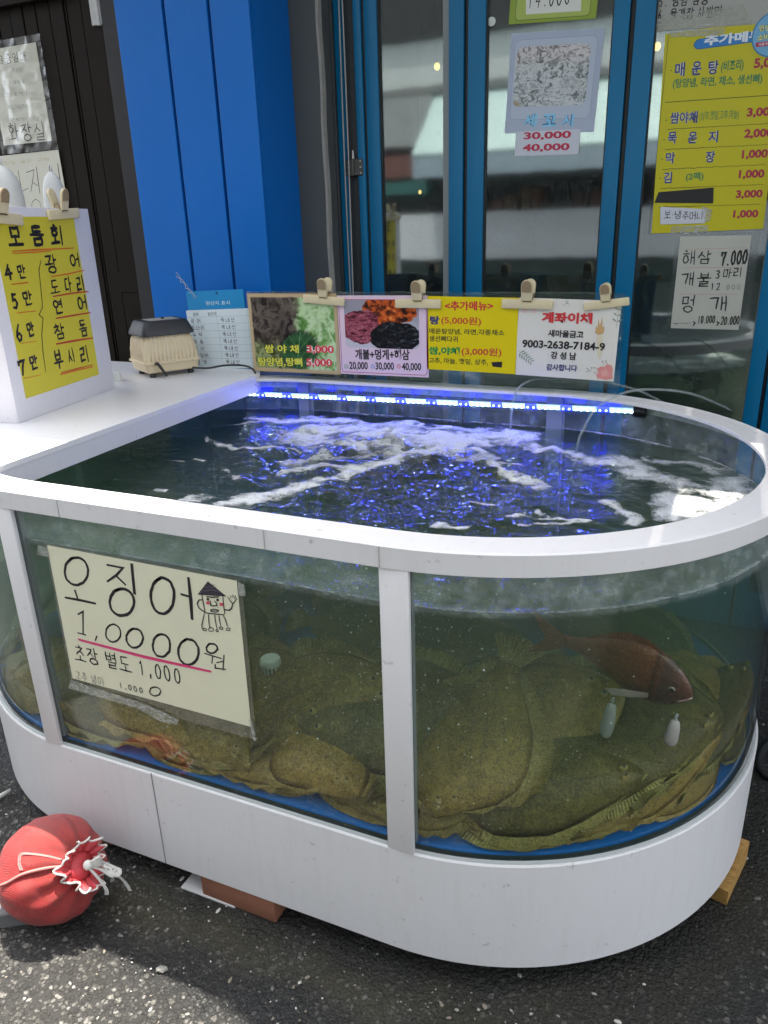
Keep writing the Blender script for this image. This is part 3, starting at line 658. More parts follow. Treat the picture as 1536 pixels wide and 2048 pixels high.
def bream(name, body_c, belly_c, label, M, red=1.0):
    rt = thing(name, label, 'fish', M)
    prof = [(0, .004, .01), (.03, .026, .3), (.1, .055, .6), (.22, .080, .85), (.36, .090, 1), (.52, .080, .95), (.68, .057, .75), (.82, .032, .45), (.92, .021, .3), (1, .021, .2)]
    t = NT(name+'_skin'); co = t.coord(); z = t.n('ShaderNodeSeparateXYZ', i0=co).outputs[2]; n1 = t.noise(co, 22, 5, .65); v = t.vor(t.coord(scale=(1, .6, 1)), 130)
    c = t.mix(t.math('ADD', t.ramp(z, [(.0, 0), (.06, .0)]), t.math('MULTIPLY_ADD', z, -9, .25)), body_c, belly_c)
    c = t.mix(t.math('MULTIPLY', n1.outputs[0], .6), c, tuple(x*.35 for x in body_c)); c = t.mix(t.math('MULTIPLY', t.ramp(v.outputs['Distance'], [(.3, 0), (.6, .5)]), .8), c, tuple(x*.5 for x in body_c))
    xx = t.n('ShaderNodeSeparateXYZ', i0=co).outputs[0]; c = t.mix(t.ramp(xx, [(.065, 0), (.085, .7)]), c, (.075, .06, .052)); c = t.mix(t.ramp(xx, [(.058, 0), (.066, .8), (.074, 0)]), c, (.03, .018, .012))
    sk = t.done(t.bsdf(Base__Color=c, Roughness=.35, Normal=t.bump(v.outputs['Distance'], .4, .003)))
    fm = plain(name+'_fin', tuple(x*.8 for x in body_c), .5, .3, 40)
    def P(s): return [float(np.interp(s, [p[0] for p in prof], [p[i] for p in prof])) for i in (1, 2)]
    L = .30; rows = []
    for i in range(37):
        s = i/36; h, tw = P(s); x = L*(.5-s); cz = -.012*(1-s)**2*0; sw = .018*math.sin(s*3.0)*s
        rows.append([(x, sw+.027*tw*math.sin(a)*abs(math.sin(a))**-.15 if abs(math.sin(a)) > 1e-6 else sw, cz+h*math.cos(a)*(1.05 if math.cos(a) > 0 else .85)) for a in [2*math.pi*j/20 for j in range(20)]])
    mb = MB(); mb.grid(rows, closed_v=True); mb.f += [tuple(range(20)), tuple(36*20+j for j in range(20))[::-1]]; mb.mi += [0, 0]; mb.build('body', sk, rt, smooth=True)
    sw = .018*math.sin(3.0); rows = []
    for i in range(21):
        q = -1+i/10; zz = .001*(1 if i % 2 else -1)
        rows.append([(-L*.5+.004, sw+zz, .019*q), (-L*.5-.03, sw-.006+zz, .045*q), (-L*.5-.085+.045*(1-abs(q)), sw-.012+zz, .078*q)])
    mb = MB(); mb.grid(rows); mb.build('tail_fin', fm, rt)
    rows = []
    for i in range(41):
        s = .25+.55*i/40; h, _ = P(s); x = L*(.5-s); zz = .001*(1 if i % 2 else -1); hh = .02*math.sin(math.pi*min(1, .15+i/44))*(1 if i % 2 else .8)
        yy = .018*math.sin(s*3)*s; rows.append([(x, yy+zz, h*1.02-.002), (x-.01, yy+zz, h*1.05+hh)])
    mb = MB(); mb.grid(rows); mb.build('dorsal_fin', fm, rt)
    pale = plain(name+'_pale_fin', (.34, .26, .22), .4, .2, 40)
    for sg in (-1, 1):
        rows = []
        for i in range(13):
            q = -1+i/6; rows.append([(L*.5-.085, sg*.026, -.025+.008*q), (L*.5-.12, sg*(.034+.002*(i % 2)), -.035+.012*q), (L*.5-.175+.02*abs(q), sg*(.042+.003*(i % 2)), -.042+.012*q)])
        mb = MB(); mb.grid(rows); mb.build('pectoral_fin', pale, rt)
        mb = MB(); mb.ball((L*.5-.043, sg*.0155, .014), (.0085, .0045, .0085), 14, 8); e = mb.build('eye', plain('eye_ring', (.3, .26, .2), .2), rt, smooth=True)
        mb = MB(); mb.ball((L*.5-.042, sg*.0185, .014), (.0055, .003, .0055), 12, 6); mb.build('pupil', EYE, e, smooth=True)
    rows = [[(L*.5-.001, 0, -.004), (L*.5-.022, -.0115, -.018), (L*.5-.030, -.0135, -.022)]]
    mb = MB(); mb.tube(rows[0], [.003, .0026, .001], 8); mb.tube([(a, -b, c) for a, b, c in rows[0]], [.003, .0026, .001], 8); mb.build('mouth', pale, rt, smooth=True)
    return rt
a = Vector(at(1062, 1258, 1, -.36)); b = Vector(at(1388, 1396, 1, -.42)); ax = (b-a).normalized()
Mb = frame((a+b)/2+Vector((0, 0, .002)), ax, Vector((0, 1, 0))) @ Matrix.Scale((b-a).length/.385, 4)
Mb = Mb @ Matrix.Translation((.04, 0, 0)) @ Matrix.Rotation(R_(18), 4, 'X')
bream('sea_bream', (.27, .095, .036), (.2, .13, .085), 'red brown sea bream swimming head down to the right behind the curved pane', Mb)
tn = Vector((.876, -.48, 0)); Mr = frame((-1.085, -.485, .47), tn*.35+Vector((0, 0, 1)), (-.48, -.876, 0)) @ Matrix.Scale(.62, 4)
press(bream('pale_rockfish', (.30, .14, .10), (.5, .40, .33), 'pale pinkish fish behind the narrow left end pane, nose up', Mr), Mr)

# ------------------------------------------------------------------ things standing in the water
PVC = plain('pvc_white', (.62, .63, .58), .45, .1, 20, dirt=(.3, .28, .18))
p = at(541, 1325, 1, -.47); ds = thing('drain_strainer', 'round white slotted strainer cap on its pipe in the heap of flatfish', 'strainer', Matrix.Translation((p[0], p[1], 0)))
zt = p[2]
mb = MB(); mb.lathe([(0, zt+.012), (.02, zt+.012), (.0225, zt+.009), (.0235, zt), (.0235, zt-.003), (.019, zt-.004), (0, zt-.004)], 28); mb.build('cap', PVC, ds, smooth=40)
mb = MB()
for i in range(14):
    A = Matrix.Rotation(2*math.pi*i/14, 4, 'Z'); mb.box((.0175, -.0022, zt-.032), (.0205, .0022, zt-.0045), A)
mb.lathe([(.0205, zt-.032), (.0205, zt-.05), (.0175, zt-.05), (.0175, zt-.032)], 28); mb.build('slotted_cage', PVC, ds)
mb = MB(); mb.lathe([(.0168, zt-.05), (.0168, .338)], 24); mb.build('pipe', PVC, ds, smooth=True)
CLEAR = NT('clear_tube'); CLEAR = CLEAR.done(CLEAR.n('ShaderNodeMixShader', i0=.26, i1=CLEAR.n('ShaderNodeBsdfTransparent', Color=(.9, .93, .93)).outputs[0], i2=CLEAR.bsdf(Base__Color=(.5, .54, .55), Roughness=.2).outputs[0]).outputs[0])
def spline(pts, n=8):
    P = [Vector(p) for p in pts]; out = []
    for i in range(len(P)-1):
        a, b, c, d = P[max(i-1, 0)], P[i], P[i+1], P[min(i+2, len(P)-1)]
        for j in range(n):
            t = j/n; out.append(.5*((2*b)+(c-a)*t+(2*a-5*b+4*c-d)*t*t+(3*b-a-3*c+d)*t**3))
    return out+[P[-1]]
T1 = [(.34, .80, .90), (.24, .70, .965), (.10, .655, .995), (-.03, .62, .995), (-.085, .59, .97), (-.098, .575, .91), (-.1, .571, .842), (-.1, .56, .7), (-.08, .5, .52)]
T2 = [(.52, .78, .90), (.42, .62, .972), (.33, .58, .99), (.24, .545, .985), (.165, .515, .94), (.137, .485, .885), (.126, .462, .842), (.12, .42, .7), (.15, .3, .52)]
for T, lb in ((T1, 'clear air hose arching over the back rim, the one nearer the middle'), (T2, 'clear air hose arching over the back rim at the right bend')):
    mb = MB(); mb.tube(spline(T), .0038, 10); tag(mb.build('air_hose', CLEAR, smooth=True), lb, 'air hose', 'air hoses over the back rim')
for (px, py, h), lb in (((1217, 1440, .075), 'long pale solid stone standing in front of the olive flatfish'), ((1345, 1465, .055), 'short rounded pale solid stone right of the long one')):
    p = at(px, py, 1, -.44); t = thing('pale_capsule', lb, 'pale capsule', Matrix.Translation(p) @ Matrix.Rotation(R_(6), 4, 'Y'), 'pale capsules in the tank')
    mb = MB(); mb.lathe([(.0, -h/2), (.006, -h/2), (.0105, -h/2+.005), (.0125, -h/4), (.0105, h/4), (.008, h/2-.004), (.003, h/2), (0, h/2)], 18); mb.build('capsule', plain('pale_capsule', (.28, .28, .25), .8, .15, 60, bump=.3), t, smooth=True)  # pale solids in place of reflections in the pane
    mb = MB(); mb.tube([(0, 0, h/2-.004), (0, .003, h/2+.012)], .003, 8); mb.build('nipple', CLEAR, t, smooth=True)
def bubbles():
    mb = MB(); ico = bmesh.new(); bmesh.ops.create_icosphere(ico, subdivisions=1, radius=1); ico.verts.index_update()
    V = [v.co[:] for v in ico.verts]; F = [[v.index for v in f.verts] for f in ico.faces]; ico.free(); k = 0
    while k < 4200:
        x = rnd.gauss(-.12, .28) if rnd.random() < .8 else rnd.uniform(-1.1, .5); y = rnd.uniform(-.62, -.1) if rnd.random() < .8 else rnd.uniform(-.1, .55); z = rnd.uniform(.42, .838)
        if math.hypot(x-min(max(x, -.825), 0), y) > .625: continue
        s = .0006*math.exp(rnd.gauss(0, .45)); k += 1
        mb.add([(x+a*s*1.2, y+b*s, z+c*s) for a, b, c in V], F)
    t = NT('air_bubble'); o = mb.build('bubbles', t.done(t.bsdf(Base__Color=(.75, .78, .76), Roughness=.15)), fix=False, smooth=True)
    tag(o, 'fine air bubbles drifting in the murky tank water', 'bubbles', kind='stuff')
bubbles()

# ------------------------------------------------------------------ the light bar
def glow(name, col, k, base=(.8, .85, .9)):
    t = NT(name); return t.done(t.bsdf(Base__Color=base, Roughness=.3, Emission__Color=col, Emission__Strength=k))
LW = glow('led_white', (.78, .93, 1.0), 6); LB = glow('led_blue', (.008, .012, 1.0), 55); BW = glow('strip_white', (.42, .76, .95), .22, (.3, .38, .42)); BB = glow('strip_blue', (.005, .008, 1.0), 4.0, (.0, .0, .25))  # strip emission paints the diodes' spreading glow onto the backing
a = Vector(at(488, 787, 1, .572)); b = Vector(at(1270, 822, 1, .572)); LL = (b-a).length
led = thing('light_bar', 'glowing white and blue diode light bar hung under the back rim', 'light bar', frame(a, b-a, (0, -.55, .83)))
tb = NT('clear_tube_shell'); tbm = tb.done(facing_mix(tb, .04, (.93, .97, 1.0), 4.0))
mb = MB(); mb.tube([(0, 0, 0), (LL, 0, 0)], .0155, 20, caps=False); mb.build('tube', tbm, led, smooth=True)
NLED = 75; st = LL/NLED; pat = [0, 0, 0, 1, 1]+[0, 0, 0, 0, 1, 1]*12
wm = MB(); wm.ball((0, 0, 0), (.0037, .0037, .0025), 10, 6); wmesh = wm.build('diode', LW, None, smooth=True); wm.build('tmp', LB, None, smooth=True); bmesh_ = bpy.data.objects['tmp'].data
bpy.data.objects.remove(bpy.data.objects['tmp'])
wmesh.parent = led; wmesh.location = (st*.5, 0, .0045)
for i in range(1, NLED):
    d = wmesh.copy(); d.data = wmesh.data if not pat[i] else bmesh_; COL.objects.link(d); d.location = (st*(i+.5), 0, .0045)
for kind, m in ((0, BW), (1, BB)):
    mb = MB()
    for i in range(NLED):
        if pat[i] == kind: mb.box((st*i, -.0095, -.002), (st*(i+1), .0095, .0015))
    mb.build('strip', m, led)
BLK = plain('black_plastic', (.012, .012, .013), .4, .2)
for x0, x1 in ((-.035, .004), (LL-.004, LL+.032)):
    mb = MB(); mb.lathe([(0, x0), (.0165, x0), (.018, x0+.002), (.018, x1-.002), (.0158, x1), (0, x1)], 24, Matrix.Rotation(R_(90), 4, 'Y')); mb.build('end_cap', BLK, led, smooth=40)
for x in (.07, LL*.64):
    mb = MB(); mb.tube([(x, .0175, -.012), (x, 0, .018), (x, -.0175, 0), (x, 0, -.0175), (x, .0175, -.012)], .0017, 6); mb.tube([(x, .016, -.012), (x, .05, .0)], .0019, 6); mb.build('cable_tie', CLEAR, led)
mb = MB(); mb.tube(spline([(-1.235, .50, 1.0), (-1.19, .53, .995), (-1.13, .555, 1.003), (-1.06, .575, 1.0), (-1.03, .583, .978), (-1.035, .575, .94), (-1.07, .565, .905), (-1.11, .57, .885)]), .0036, 8)
tag(mb.build('power_cord', BLK, smooth=True), 'black power cord running from the air pump over the counter down to the light bar', 'cord')
# ------------------------------------------------------------------ sheets and signs
PAPER = {}
def paper(hexcol, rough=.42, var=.05):
    if hexcol not in PAPER: PAPER[hexcol] = plain('paper_'+hexcol, hx(hexcol), rough, var, 12, spec=.28)
    return PAPER[hexcol]
def Z(ox, oy, k): return lambda x, y: (ox+x/k, oy+y/k)
class Sheet:
    """a flat sheet whose corners are seen at four photograph pixels on a known plane of the place"""
    def __init__(s, name, label, cat, corners, P0, N, mat, thick=.0008, group=None, r=0.0):
        s.P0 = Vector(P0); s.N = Vector(N).normalized(); c = [s.hit(*q) for q in corners]      # tl tr br bl
        X = ((c[1]-c[0])+(c[2]-c[3])); Y = ((c[0]-c[3])+(c[1]-c[2])); X.normalize(); Y = (Y-X*Y.dot(X)).normalized()
        s.w = ((c[1]-c[0]).length+(c[2]-c[3]).length)/2; s.h = ((c[0]-c[3]).length+(c[1]-c[2]).length)/2
        ctr = (c[0]+c[1]+c[2]+c[3])/4; s.M = frame(ctr-X*s.w/2-Y*s.h/2, X, Y); s.I = s.M.inverted()
        s.o = thing(name, label, cat, s.M, group); s.F = Flat()
        mb = MB()
        if r:
            pts = []
            for cx, cy_, a in ((s.w-r,s.h-r,0),(r,s.h-r,90),(r,r,180),(s.w-r,r,270)): pts += [(cx+r*math.cos(R_(a+i*18)), cy_+r*math.sin(R_(a+i*18))) for i in range(6)]
            mb.prism(pts, -thick, .0003)
        else: mb.box((0, 0, -thick), (s.w, s.h, .0003))
        s.sheet = mb.build('sheet', mat, s.o)
    def hit(s, px, py):
        d = Vector(_f + CR*(px-768)/FPX - CU*(py-1024)/FPX); c = Vector(CAM); return c+d*((s.P0-c).dot(s.N)/d.dot(s.N))
    def loc(s, px, py):
        p = s.I @ s.hit(px, py); return p.x, p.y
    def box_(s, bl, br, h):
        a = s.loc(*bl); b = s.loc(*br); t = s.loc(bl[0], bl[1]-h); return a, b, t[1]-a[1]
    def type(s, text, bl, br, h, col, bold=.012, rim=None, rimcol=None):
        a, b, hh = s.box_(bl, br, h); sl = (b[1]-a[1])/(b[0]-a[0])
        if rim: s._fit(text, a, b[0]-a[0], hh, rimcol, bold+rim, sl)
        s._fit(text, a, b[0]-a[0], hh, col, bold, sl)
    def _fit(s, text, a, wd, hh, col, bold, sl):
        F = s.F; T = Flat(); T.type(text, 0, 0, 1, 'x', bold); m = T.layers.get('x')
        if not m: return
        v = np.array(m.v); x0, x1, y0, y1 = v[:, 0].min(), v[:, 0].max(), v[:, 1].min(), v[:, 1].max(); z = F.lift()
        kx = wd/(x1-x0); ky = hh/(y1-y0)
        F.mb(col).add([(a[0]+(x-x0)*kx, a[1]+(y-y0)*ky+sl*(x-x0)*kx, z) for x, y, _ in v], m.f)
    def hand(s, text, bl, br, h, col='17161c', wd=None, jit=.012, wob=.03, gap=.16, space=.45):
        a, b, hh = s.box_(bl, br, h); adv = 0
        for ch in text: adv += space if ch == ' ' else glyph(ch)[1]+gap
        s.F.hand(text, a[0], a[1], hh, col, wd, (b[0]-a[0])/(hh*(adv-gap)), gap, jit, (b[1]-a[1])/(b[0]-a[0]), space, wob)
    def stroke(s, pts, wd, col='17161c', jit=.0004): s.F.line([s.loc(*p) for p in pts], wd, col, jit)
    def poly(s, pts, col): s.F.poly([s.loc(*p) for p in pts][::-1], col)
    def done(s): s.F.build(s.o); return s.o

def texture_leaf(h=170, w=210):
    """ruffled dark lettuce, pale cabbage, a serrated perilla leaf"""
    y, x = np.mgrid[0:h, 0:w]; u = x/(w-1); v = y/(h-1)
    def frill(sx, sy, seed, wa=.06):
        a = u+(fbm(u*9, v*9, seed)-.5)*wa*2; b = v+(fbm(u*9+4, v*9, seed+1)-.5)*wa*2
        r1 = 1-np.abs(2*fbm(a*sx, b*sy, seed+2, 5, .62)-1); return ss(.55, .98, r1), fbm(a*sx*2.4, b*sy*2.4, seed+5, 4, .6)
    e, n = frill(11, 7, 1); red = lerp(C3('17110f'), C3('4b3c36'), n); red = red*(1-(e*.7)[..., None])+C3('8f8276')*(e*.7)[..., None]; red = red*(.5+.6*fbm(u*5, v*3, 61))[..., None]
    e, n = frill(9, 6, 11); olive = lerp(C3('1d210d'), C3('5c6834'), n); olive = olive*(1-(e*.7)[..., None])+C3('b4bd88')*(e*.7)[..., None]
    e, n = frill(7, 5, 21); cab = lerp(C3('3c6c2c'), C3('86b062'), n); cab = cab*(1-(e*.75)[..., None])+C3('dcebc4')*(e*.75)[..., None]
    im = olive; k = ss(.60, .50, u+.16*(n-.5))*ss(.30, .48, v+.1*(e-.5)); im = im*(1-k[..., None])+red*k[..., None]
    k = ss(.50, .58, u+.12*(n-.5)-.1*(v-.7)); im = im*(1-k[..., None])+cab*k[..., None]
    q = u-.55-.15*(v-.3); d = (q/.21)**2+((v-.28)/.24)**2; ang = np.arctan2(v-.28, q); d = d*(1+.06*np.sin(ang*34))
    per = lerp(C3('16321a'), C3('3f7240'), fbm(u*16, v*16, 9)); rib = ss(.9, 1, np.abs(np.cos((v*22-np.abs(q)*30))))*.35+ss(.012, .0, np.abs(q)); per = per*(1-rib[..., None]*.5)+C3('8fb487')*(rib*.5)[..., None]
    k = ss(1.04, .97, d); sh = ss(1.5, 1.0, d)*.5; im = im*(1-sh[..., None]); im = im*(1-k[..., None])+per*k[..., None]
    ed = np.minimum(np.minimum(u, 1-u)*w, np.minimum(v, 1-v)*h); k = ss(6, 2.5, ed+3*(n-.5)); return im*(1-k[..., None])+C3('bda584')*k[..., None]
def texture_sea(h=140, w=200):
    """three heaps of sliced seafood on a pale dish"""
    y, x = np.mgrid[0:h, 0:w]; u = x/(w-1); v = y/(h-1); n = fbm(u*9, v*9, 1); f = fbm(u*34, v*30, 2, 4, .65)
    im = lerp(C3('c2bec8'), C3('96939e'), ss(.2, .8, v+.3*(n-.5)))
    def over(im, col, k): return im*(1-k[..., None])+col*k[..., None]
    def lump(sx, sy, seed):
        a = u+(fbm(u*8, v*8, seed)-.5)*.08; b = v+(fbm(u*8+3, v*8, seed+1)-.5)*.08; return fbm(a*sx, b*sy, seed+2, 4, .6)
    l = lump(15, 13, 4); o = lerp(C3('2a120b'), C3('c8571f'), ss(.28, .6, l)); o = over(o, C3('f0b45c')+0*o, ss(.58, .78, l)*ss(.35, .7, f)); im = over(im, o, ss(1.05, .95, ((u-.6)/.38)**2+((v-.78)/.30)**2+.6*(n-.5)))
    a = 1-np.abs(2*lump(9, 17, 6)-1); m = lerp(C3('34101a'), C3('8e3f50'), ss(.4, .9, a)); m = over(m, C3('c98b90')+0*m, ss(.9, 1, a)*.7); im = over(im, m, ss(1.06, .96, ((u-.23)/.26)**2+((v-.45)/.36)**2+.55*(n-.5)))
    l = lump(24, 30, 8); b = lerp(C3('07080b'), C3('2a2c32'), ss(.4, .7, l)); b = over(b, C3('8d9098')+0*b, ss(.68, .82, l)*.7); return over(im, b, ss(1.05, .96, ((u-.68)/.34)**2+((v-.24)/.32)**2+.5*(n-.5)))
def texture_fish(h=160, w=175):
    y, x = np.mgrid[0:h, 0:w]; u = x/(w-1); v = y/(h-1); wx = u*9+(fbm(u*8, v*8, 3)-.5)*4; wy = v*9+(fbm(u*8+7, v*8, 4)-.5)*4
    r = 1-np.abs(2*fbm(wx*1.4, wy*1.4, 5)-1); im = lerp(C3('6f7476'), C3('c9cdcf'), ss(.4, .97, r)); k = ss(.55, .9, v)*.6
    pk = lerp(C3('6c5e5e'), C3('d8cccb'), ss(.4, .97, r)); im = im*(1-k[..., None])+pk*k[..., None]
    k = ss(.2, .05, np.hypot(u*1.2, v*1.4))[..., None]; return im*(1-k)+C3('a08c6e')*k

# --- the clear acrylic stand on the back rim and its four cards
SY = .600; z7 = Z(340, 520, 2.8444); z8 = Z(820, 520, 3.0118)
ACR = NT('clear_acrylic'); ACR = ACR.done(facing_mix(ACR, .06, (.93, .96, .955), 4.0, .02))
st = thing('acrylic_stand', 'clear acrylic folded stand along the back rim behind the menu cards', 'stand')
mb = MB(); mb.box((-1.055, SY+.0035, .9635), (.207, SY+.0065, 1.252)); mb.build('front_panel', ACR, st)
M = frame((-1.055, SY+.0068, 1.252), (1, 0, 0), (0, .052, -.288)); mb = MB(); mb.box((0, 0, 0), (1.262, .2925, .003), M); mb.build('back_panel', ACR, st)
CY = dict(P0=(0, SY, 0), N=(0, -1, 0))
s = Sheet('menu_card', 'menu card with a photo of lettuce and perilla leaves, next to the blue board', 'menu card', [(497, 586), (676, 588), (678, 748), (505, 742)], mat=paper('b9a27c'), group='menu cards on the acrylic stand', **CY)
picture(s.o, .006, .006, s.w-.006, s.h-.006, texture_leaf())
G = dict(col='d9d548', rim=.05, rimcol='1c2410', bold=.03); Rd = dict(col='d93a3c', rim=.06, rimcol='f3dcd6', bold=.03)
def t7(S, text, x0, y0, x1, y1, h, **k): S.type(text, z7(x0, y0), z7(x1, y1), h/2.8444, **k)
def t8(S, text, x0, y0, x1, y1, h, **k): S.type(text, z8(x0, y0), z8(x1, y1), h/3.0118, **k)
t7(s, '쌈 야 채', 540, 527, 735, 530, 46, **G); t7(s, '3,000', 780, 534, 934, 538, 50, **Rd)
t7(s, '탕양념,탕뼈', 506, 604, 755, 608, 50, **G); t7(s, '5,000', 778, 610, 924, 614, 50, **Rd); s.done()
s = Sheet('menu_card', 'pink edged menu card with a photo of orange, maroon and black seafood', 'menu card', [(678, 590), (857, 592), (856, 754), (678, 748)], mat=paper('dcc3d2'), group='menu cards on the acrylic stand', **CY)
s.F.round_rect(.004, .006, s.w-.004, s.h-.012, .012, 'a8486a'); s.F.round_rect(.0062, .0082, s.w-.0062, s.h-.0142, .010, 'dcc3d2')
a = s.loc(*z7(1002, 497)); b = s.loc(*z7(1415, 228)); im = texture_sea(); yy, xx = np.mgrid[0:im.shape[0], 0:im.shape[1]]
ex = np.minimum(xx, im.shape[1]-1-xx); ey = np.minimum(yy, im.shape[0]-1-yy); rr = 9
picture(s.o, a[0], a[1], b[0], b[1], im, z=.0012, mask=~((ex < rr) & (ey < rr) & ((rr-ex)**2+(rr-ey)**2 > rr*rr)))
t7(s, '개불+멍게+해삼', 1055, 566, 1364, 570, 60, col='17151b', bold=.035)
for q, (cx, x0, x1, c, k) in enumerate(((1004, 1022, 1127, '3f9a52', '소'), (1154, 1170, 1276, '5f8fc4', '중'), (1302, 1320, 1430, 'c0506e', '대'))):
    c0 = s.loc(*z7(cx, 605)); s.F.line(ell(c0[0], c0[1], .0062, .0062), .0022, c); s.F.type(k, c0[0], c0[1]-.003, .007, c, .01, 1, 'C')
    t7(s, ('20,000', '30,000', '40,000')[q], x0, 628+q*3, x1, 630+q*3, 50, col='17151b', bold=.03)
s.done()
s = Sheet('menu_card', 'bright yellow menu card headed in red between the seafood card and the white one', 'menu card', [(857, 592), (1040, 596), (1029, 748), (852, 738)], mat=paper('dcc60a'), group='menu cards on the acrylic stand', **CY)
t8(s, '<추가메뉴>', 210, 303, 500, 305, 55, col='c4232b', bold=.035); t8(s, '탕', 120, 388, 178, 390, 52, col='1f2a66', bold=.04); t8(s, '(5,000원)', 188, 392, 428, 402, 56, col='c23a22', bold=.02)
t8(s, '매운탕양념, 라면,각종채소', 116, 446, 568, 458, 36, col='211d14', bold=.018); t8(s, '생선뼈다귀', 116, 490, 288, 496, 36, col='211d14', bold=.018)
t8(s, '쌈,야채', 112, 572, 300, 578, 52, col='1e8a3c', bold=.045); t8(s, '(3,000원)', 310, 580, 550, 588, 56, col='c23a22', bold=.02); t8(s, '고추, 마늘, 깻잎, 상추,', 112, 622, 470, 636, 36, col='211d14', bold=.015)
s.poly([z8(490, 615), z8(556, 612), z8(553, 648), z8(498, 642)], '141414'); s.done()
s = Sheet('menu_card', 'white payment card with a pink flower at the right end of the stand', 'menu card', [(1040, 596), (1245, 601), (1226, 764), (1029, 748)], mat=paper('ddd8cf'), group='menu cards on the acrylic stand', **CY)
LEAF = '8a9a86'
def sprig(S, x0, y0, x1, y1, n, ln, z=z8):
    S.stroke([z(x0, y0), z((x0+x1)/2+3, (y0+y1)/2), z(x1, y1)], .0012, LEAF)
    for i in range(n):
        t = (i+1)/(n+.5); x = x0+(x1-x0)*t; y = y0+(y1-y0)*t; dx, dy = (x1-x0), (y1-y0); L = math.hypot(dx, dy); dx /= L; dy /= L
        for sg in (-1, 1):
            ex, ey = dx*.55-sg*dy*.8, dy*.55+sg*dx*.8; l = ln*(1-.35*t)
            S.poly([z(x, y), z(x+ex*l*.5-ey*l*.16, y+ey*l*.5+ex*l*.16), z(x+ex*l, y+ey*l), z(x+ex*l*.5+ey*l*.16, y+ey*l*.5-ex*l*.16)], LEAF)
sprig(s, 650, 545, 735, 615, 6, 38); sprig(s, 1240, 410, 1258, 285, 3, 44); sprig(s, 918, 275, 955, 250, 1, 26)
for xx in (675, 730): s.poly([z8(xx, 296), z8(xx+28, 292), z8(xx+40, 306), z8(xx+20, 322), z8(xx-8, 312)], 'e2c9bf')
fl = [(1128, 655), (1150, 640), (1170, 644), (1185, 628), (1212, 632), (1222, 655), (1218, 690), (1222, 715), (1180, 722), (1150, 715), (1128, 712), (1120, 690), (1134, 678)]
s.poly([z8(*p) for p in fl], 'd98e88'); s.poly([z8(1150, 668), z8(1185, 655), z8(1200, 690), z8(1160, 705)], 'df9f99')
for x0, y0, x1, y1 in ((1170, 632, 1160, 610), (1188, 628, 1180, 608), (1128, 655, 1110, 648), (1126, 672, 1112, 680), (1085, 668, 1070, 655), (1085, 668, 1068, 672), (1085, 668, 1095, 648)):
    s.stroke([z8(x0, y0), z8(x1, y1)], .0009, '4a3f36'); s.F.line(ell(*s.loc(*z8(x1, y1)), .0009, .0009), .0012, '3a322c')
s.poly([z8(1115, 440), z8(1122, 395), z8(1130, 410), z8(1136, 350), z8(1144, 400), z8(1160, 340), z8(1158, 400), z8(1172, 405), z8(1166, 440), z8(1140, 450)], 'c9a06a'); s.poly([z8(1125, 450), z8(1160, 448), z8(1156, 560), z8(1140, 600), z8(1130, 560)], 'd9ccb0')
t8(s, '계좌이체', 792, 378, 1096, 386, 66, col='cc3036', bold=.045); t8(s, '새마을금고', 830, 462, 1044, 472, 44, col='181518', bold=.03); t8(s, '9003-2638-7184-9', 676, 526, 1172, 548, 48, col='181518', bold=.03)
t8(s, '강 성 남', 846, 594, 1000, 604, 46, col='181518', bold=.03); t8(s, '감사합니다', 820, 664, 1006, 672, 40, col='2a2f6c', bold=.03); s.done()

# --- clips: a bar, two handles with a brown grip, a steel spring
CREAM = plain('clip_cream', (.66, .56, .35), .45, .12, 30, dirt=(.3, .16, .05), dirt_at=.66); GRIP = plain('clip_grip', (.30, .215, .12), .55, .15, 60); STEEL = plain('steel', (.45, .44, .42), .3, .2, 40, metal=1)
def make_clip(label):
    rt = thing('sheet_clip', label, 'clip', group='cream plastic clips on the cards')
    mb = MB()
    for z0 in (.0016, -.0105): mb.box((-.078, -.014, z0), (.078, .014, z0+.009), ch=.003)
    mb.build('jaw_bar', CREAM, rt, smooth=35)
    for sg, z0 in ((1, .009), (-1, -.012)):
        pr = [(-.015, .008), (.015, .008)]+[(.0165, .02)]+[(.017*math.cos(R_(a)), .052+.017*math.sin(R_(a))) for a in range(0, 181, 20)]+[(-.0165, .02)]
        A = Matrix.Translation((.0, .004, z0)) @ Matrix.Rotation(R_(12*sg), 4, 'X'); mb = MB(); mb.prism(pr, -.003, .004, A); h = mb.build('handle', CREAM, rt, smooth=35)
        pg = [(-.0145, .034), (.0145, .034)]+[(.0148*math.cos(R_(a)), .052+.0148*math.sin(R_(a))) for a in range(0, 181, 20)]
        mb = MB(); z1, z2 = (.0042, .0066) if sg > 0 else (-.0056, -.0032); mb.prism(pg, z1, z2, A); mb.build('grip', GRIP, h, smooth=35)
    mb = MB(); mb.tube([(-.0168, .012, .010), (-.0172, .030, .004), (-.0172, .030, -.006), (-.0168, .012, -.012)], .0012, 6); mb.tube([(.0168, .012, .010), (.0172, .030, .004), (.0172, .030, -.006), (.0168, .012, -.012)], .0012, 6)
    mb.box((-.014, .0075, .0105), (.014, .010, .0135)); mb.build('spring', plain('rusty_spring', (.2, .12, .07), .5, .4, 90, metal=.6), rt)
    return rt
CLIP = make_clip('cream clip holding the lettuce and seafood cards together')
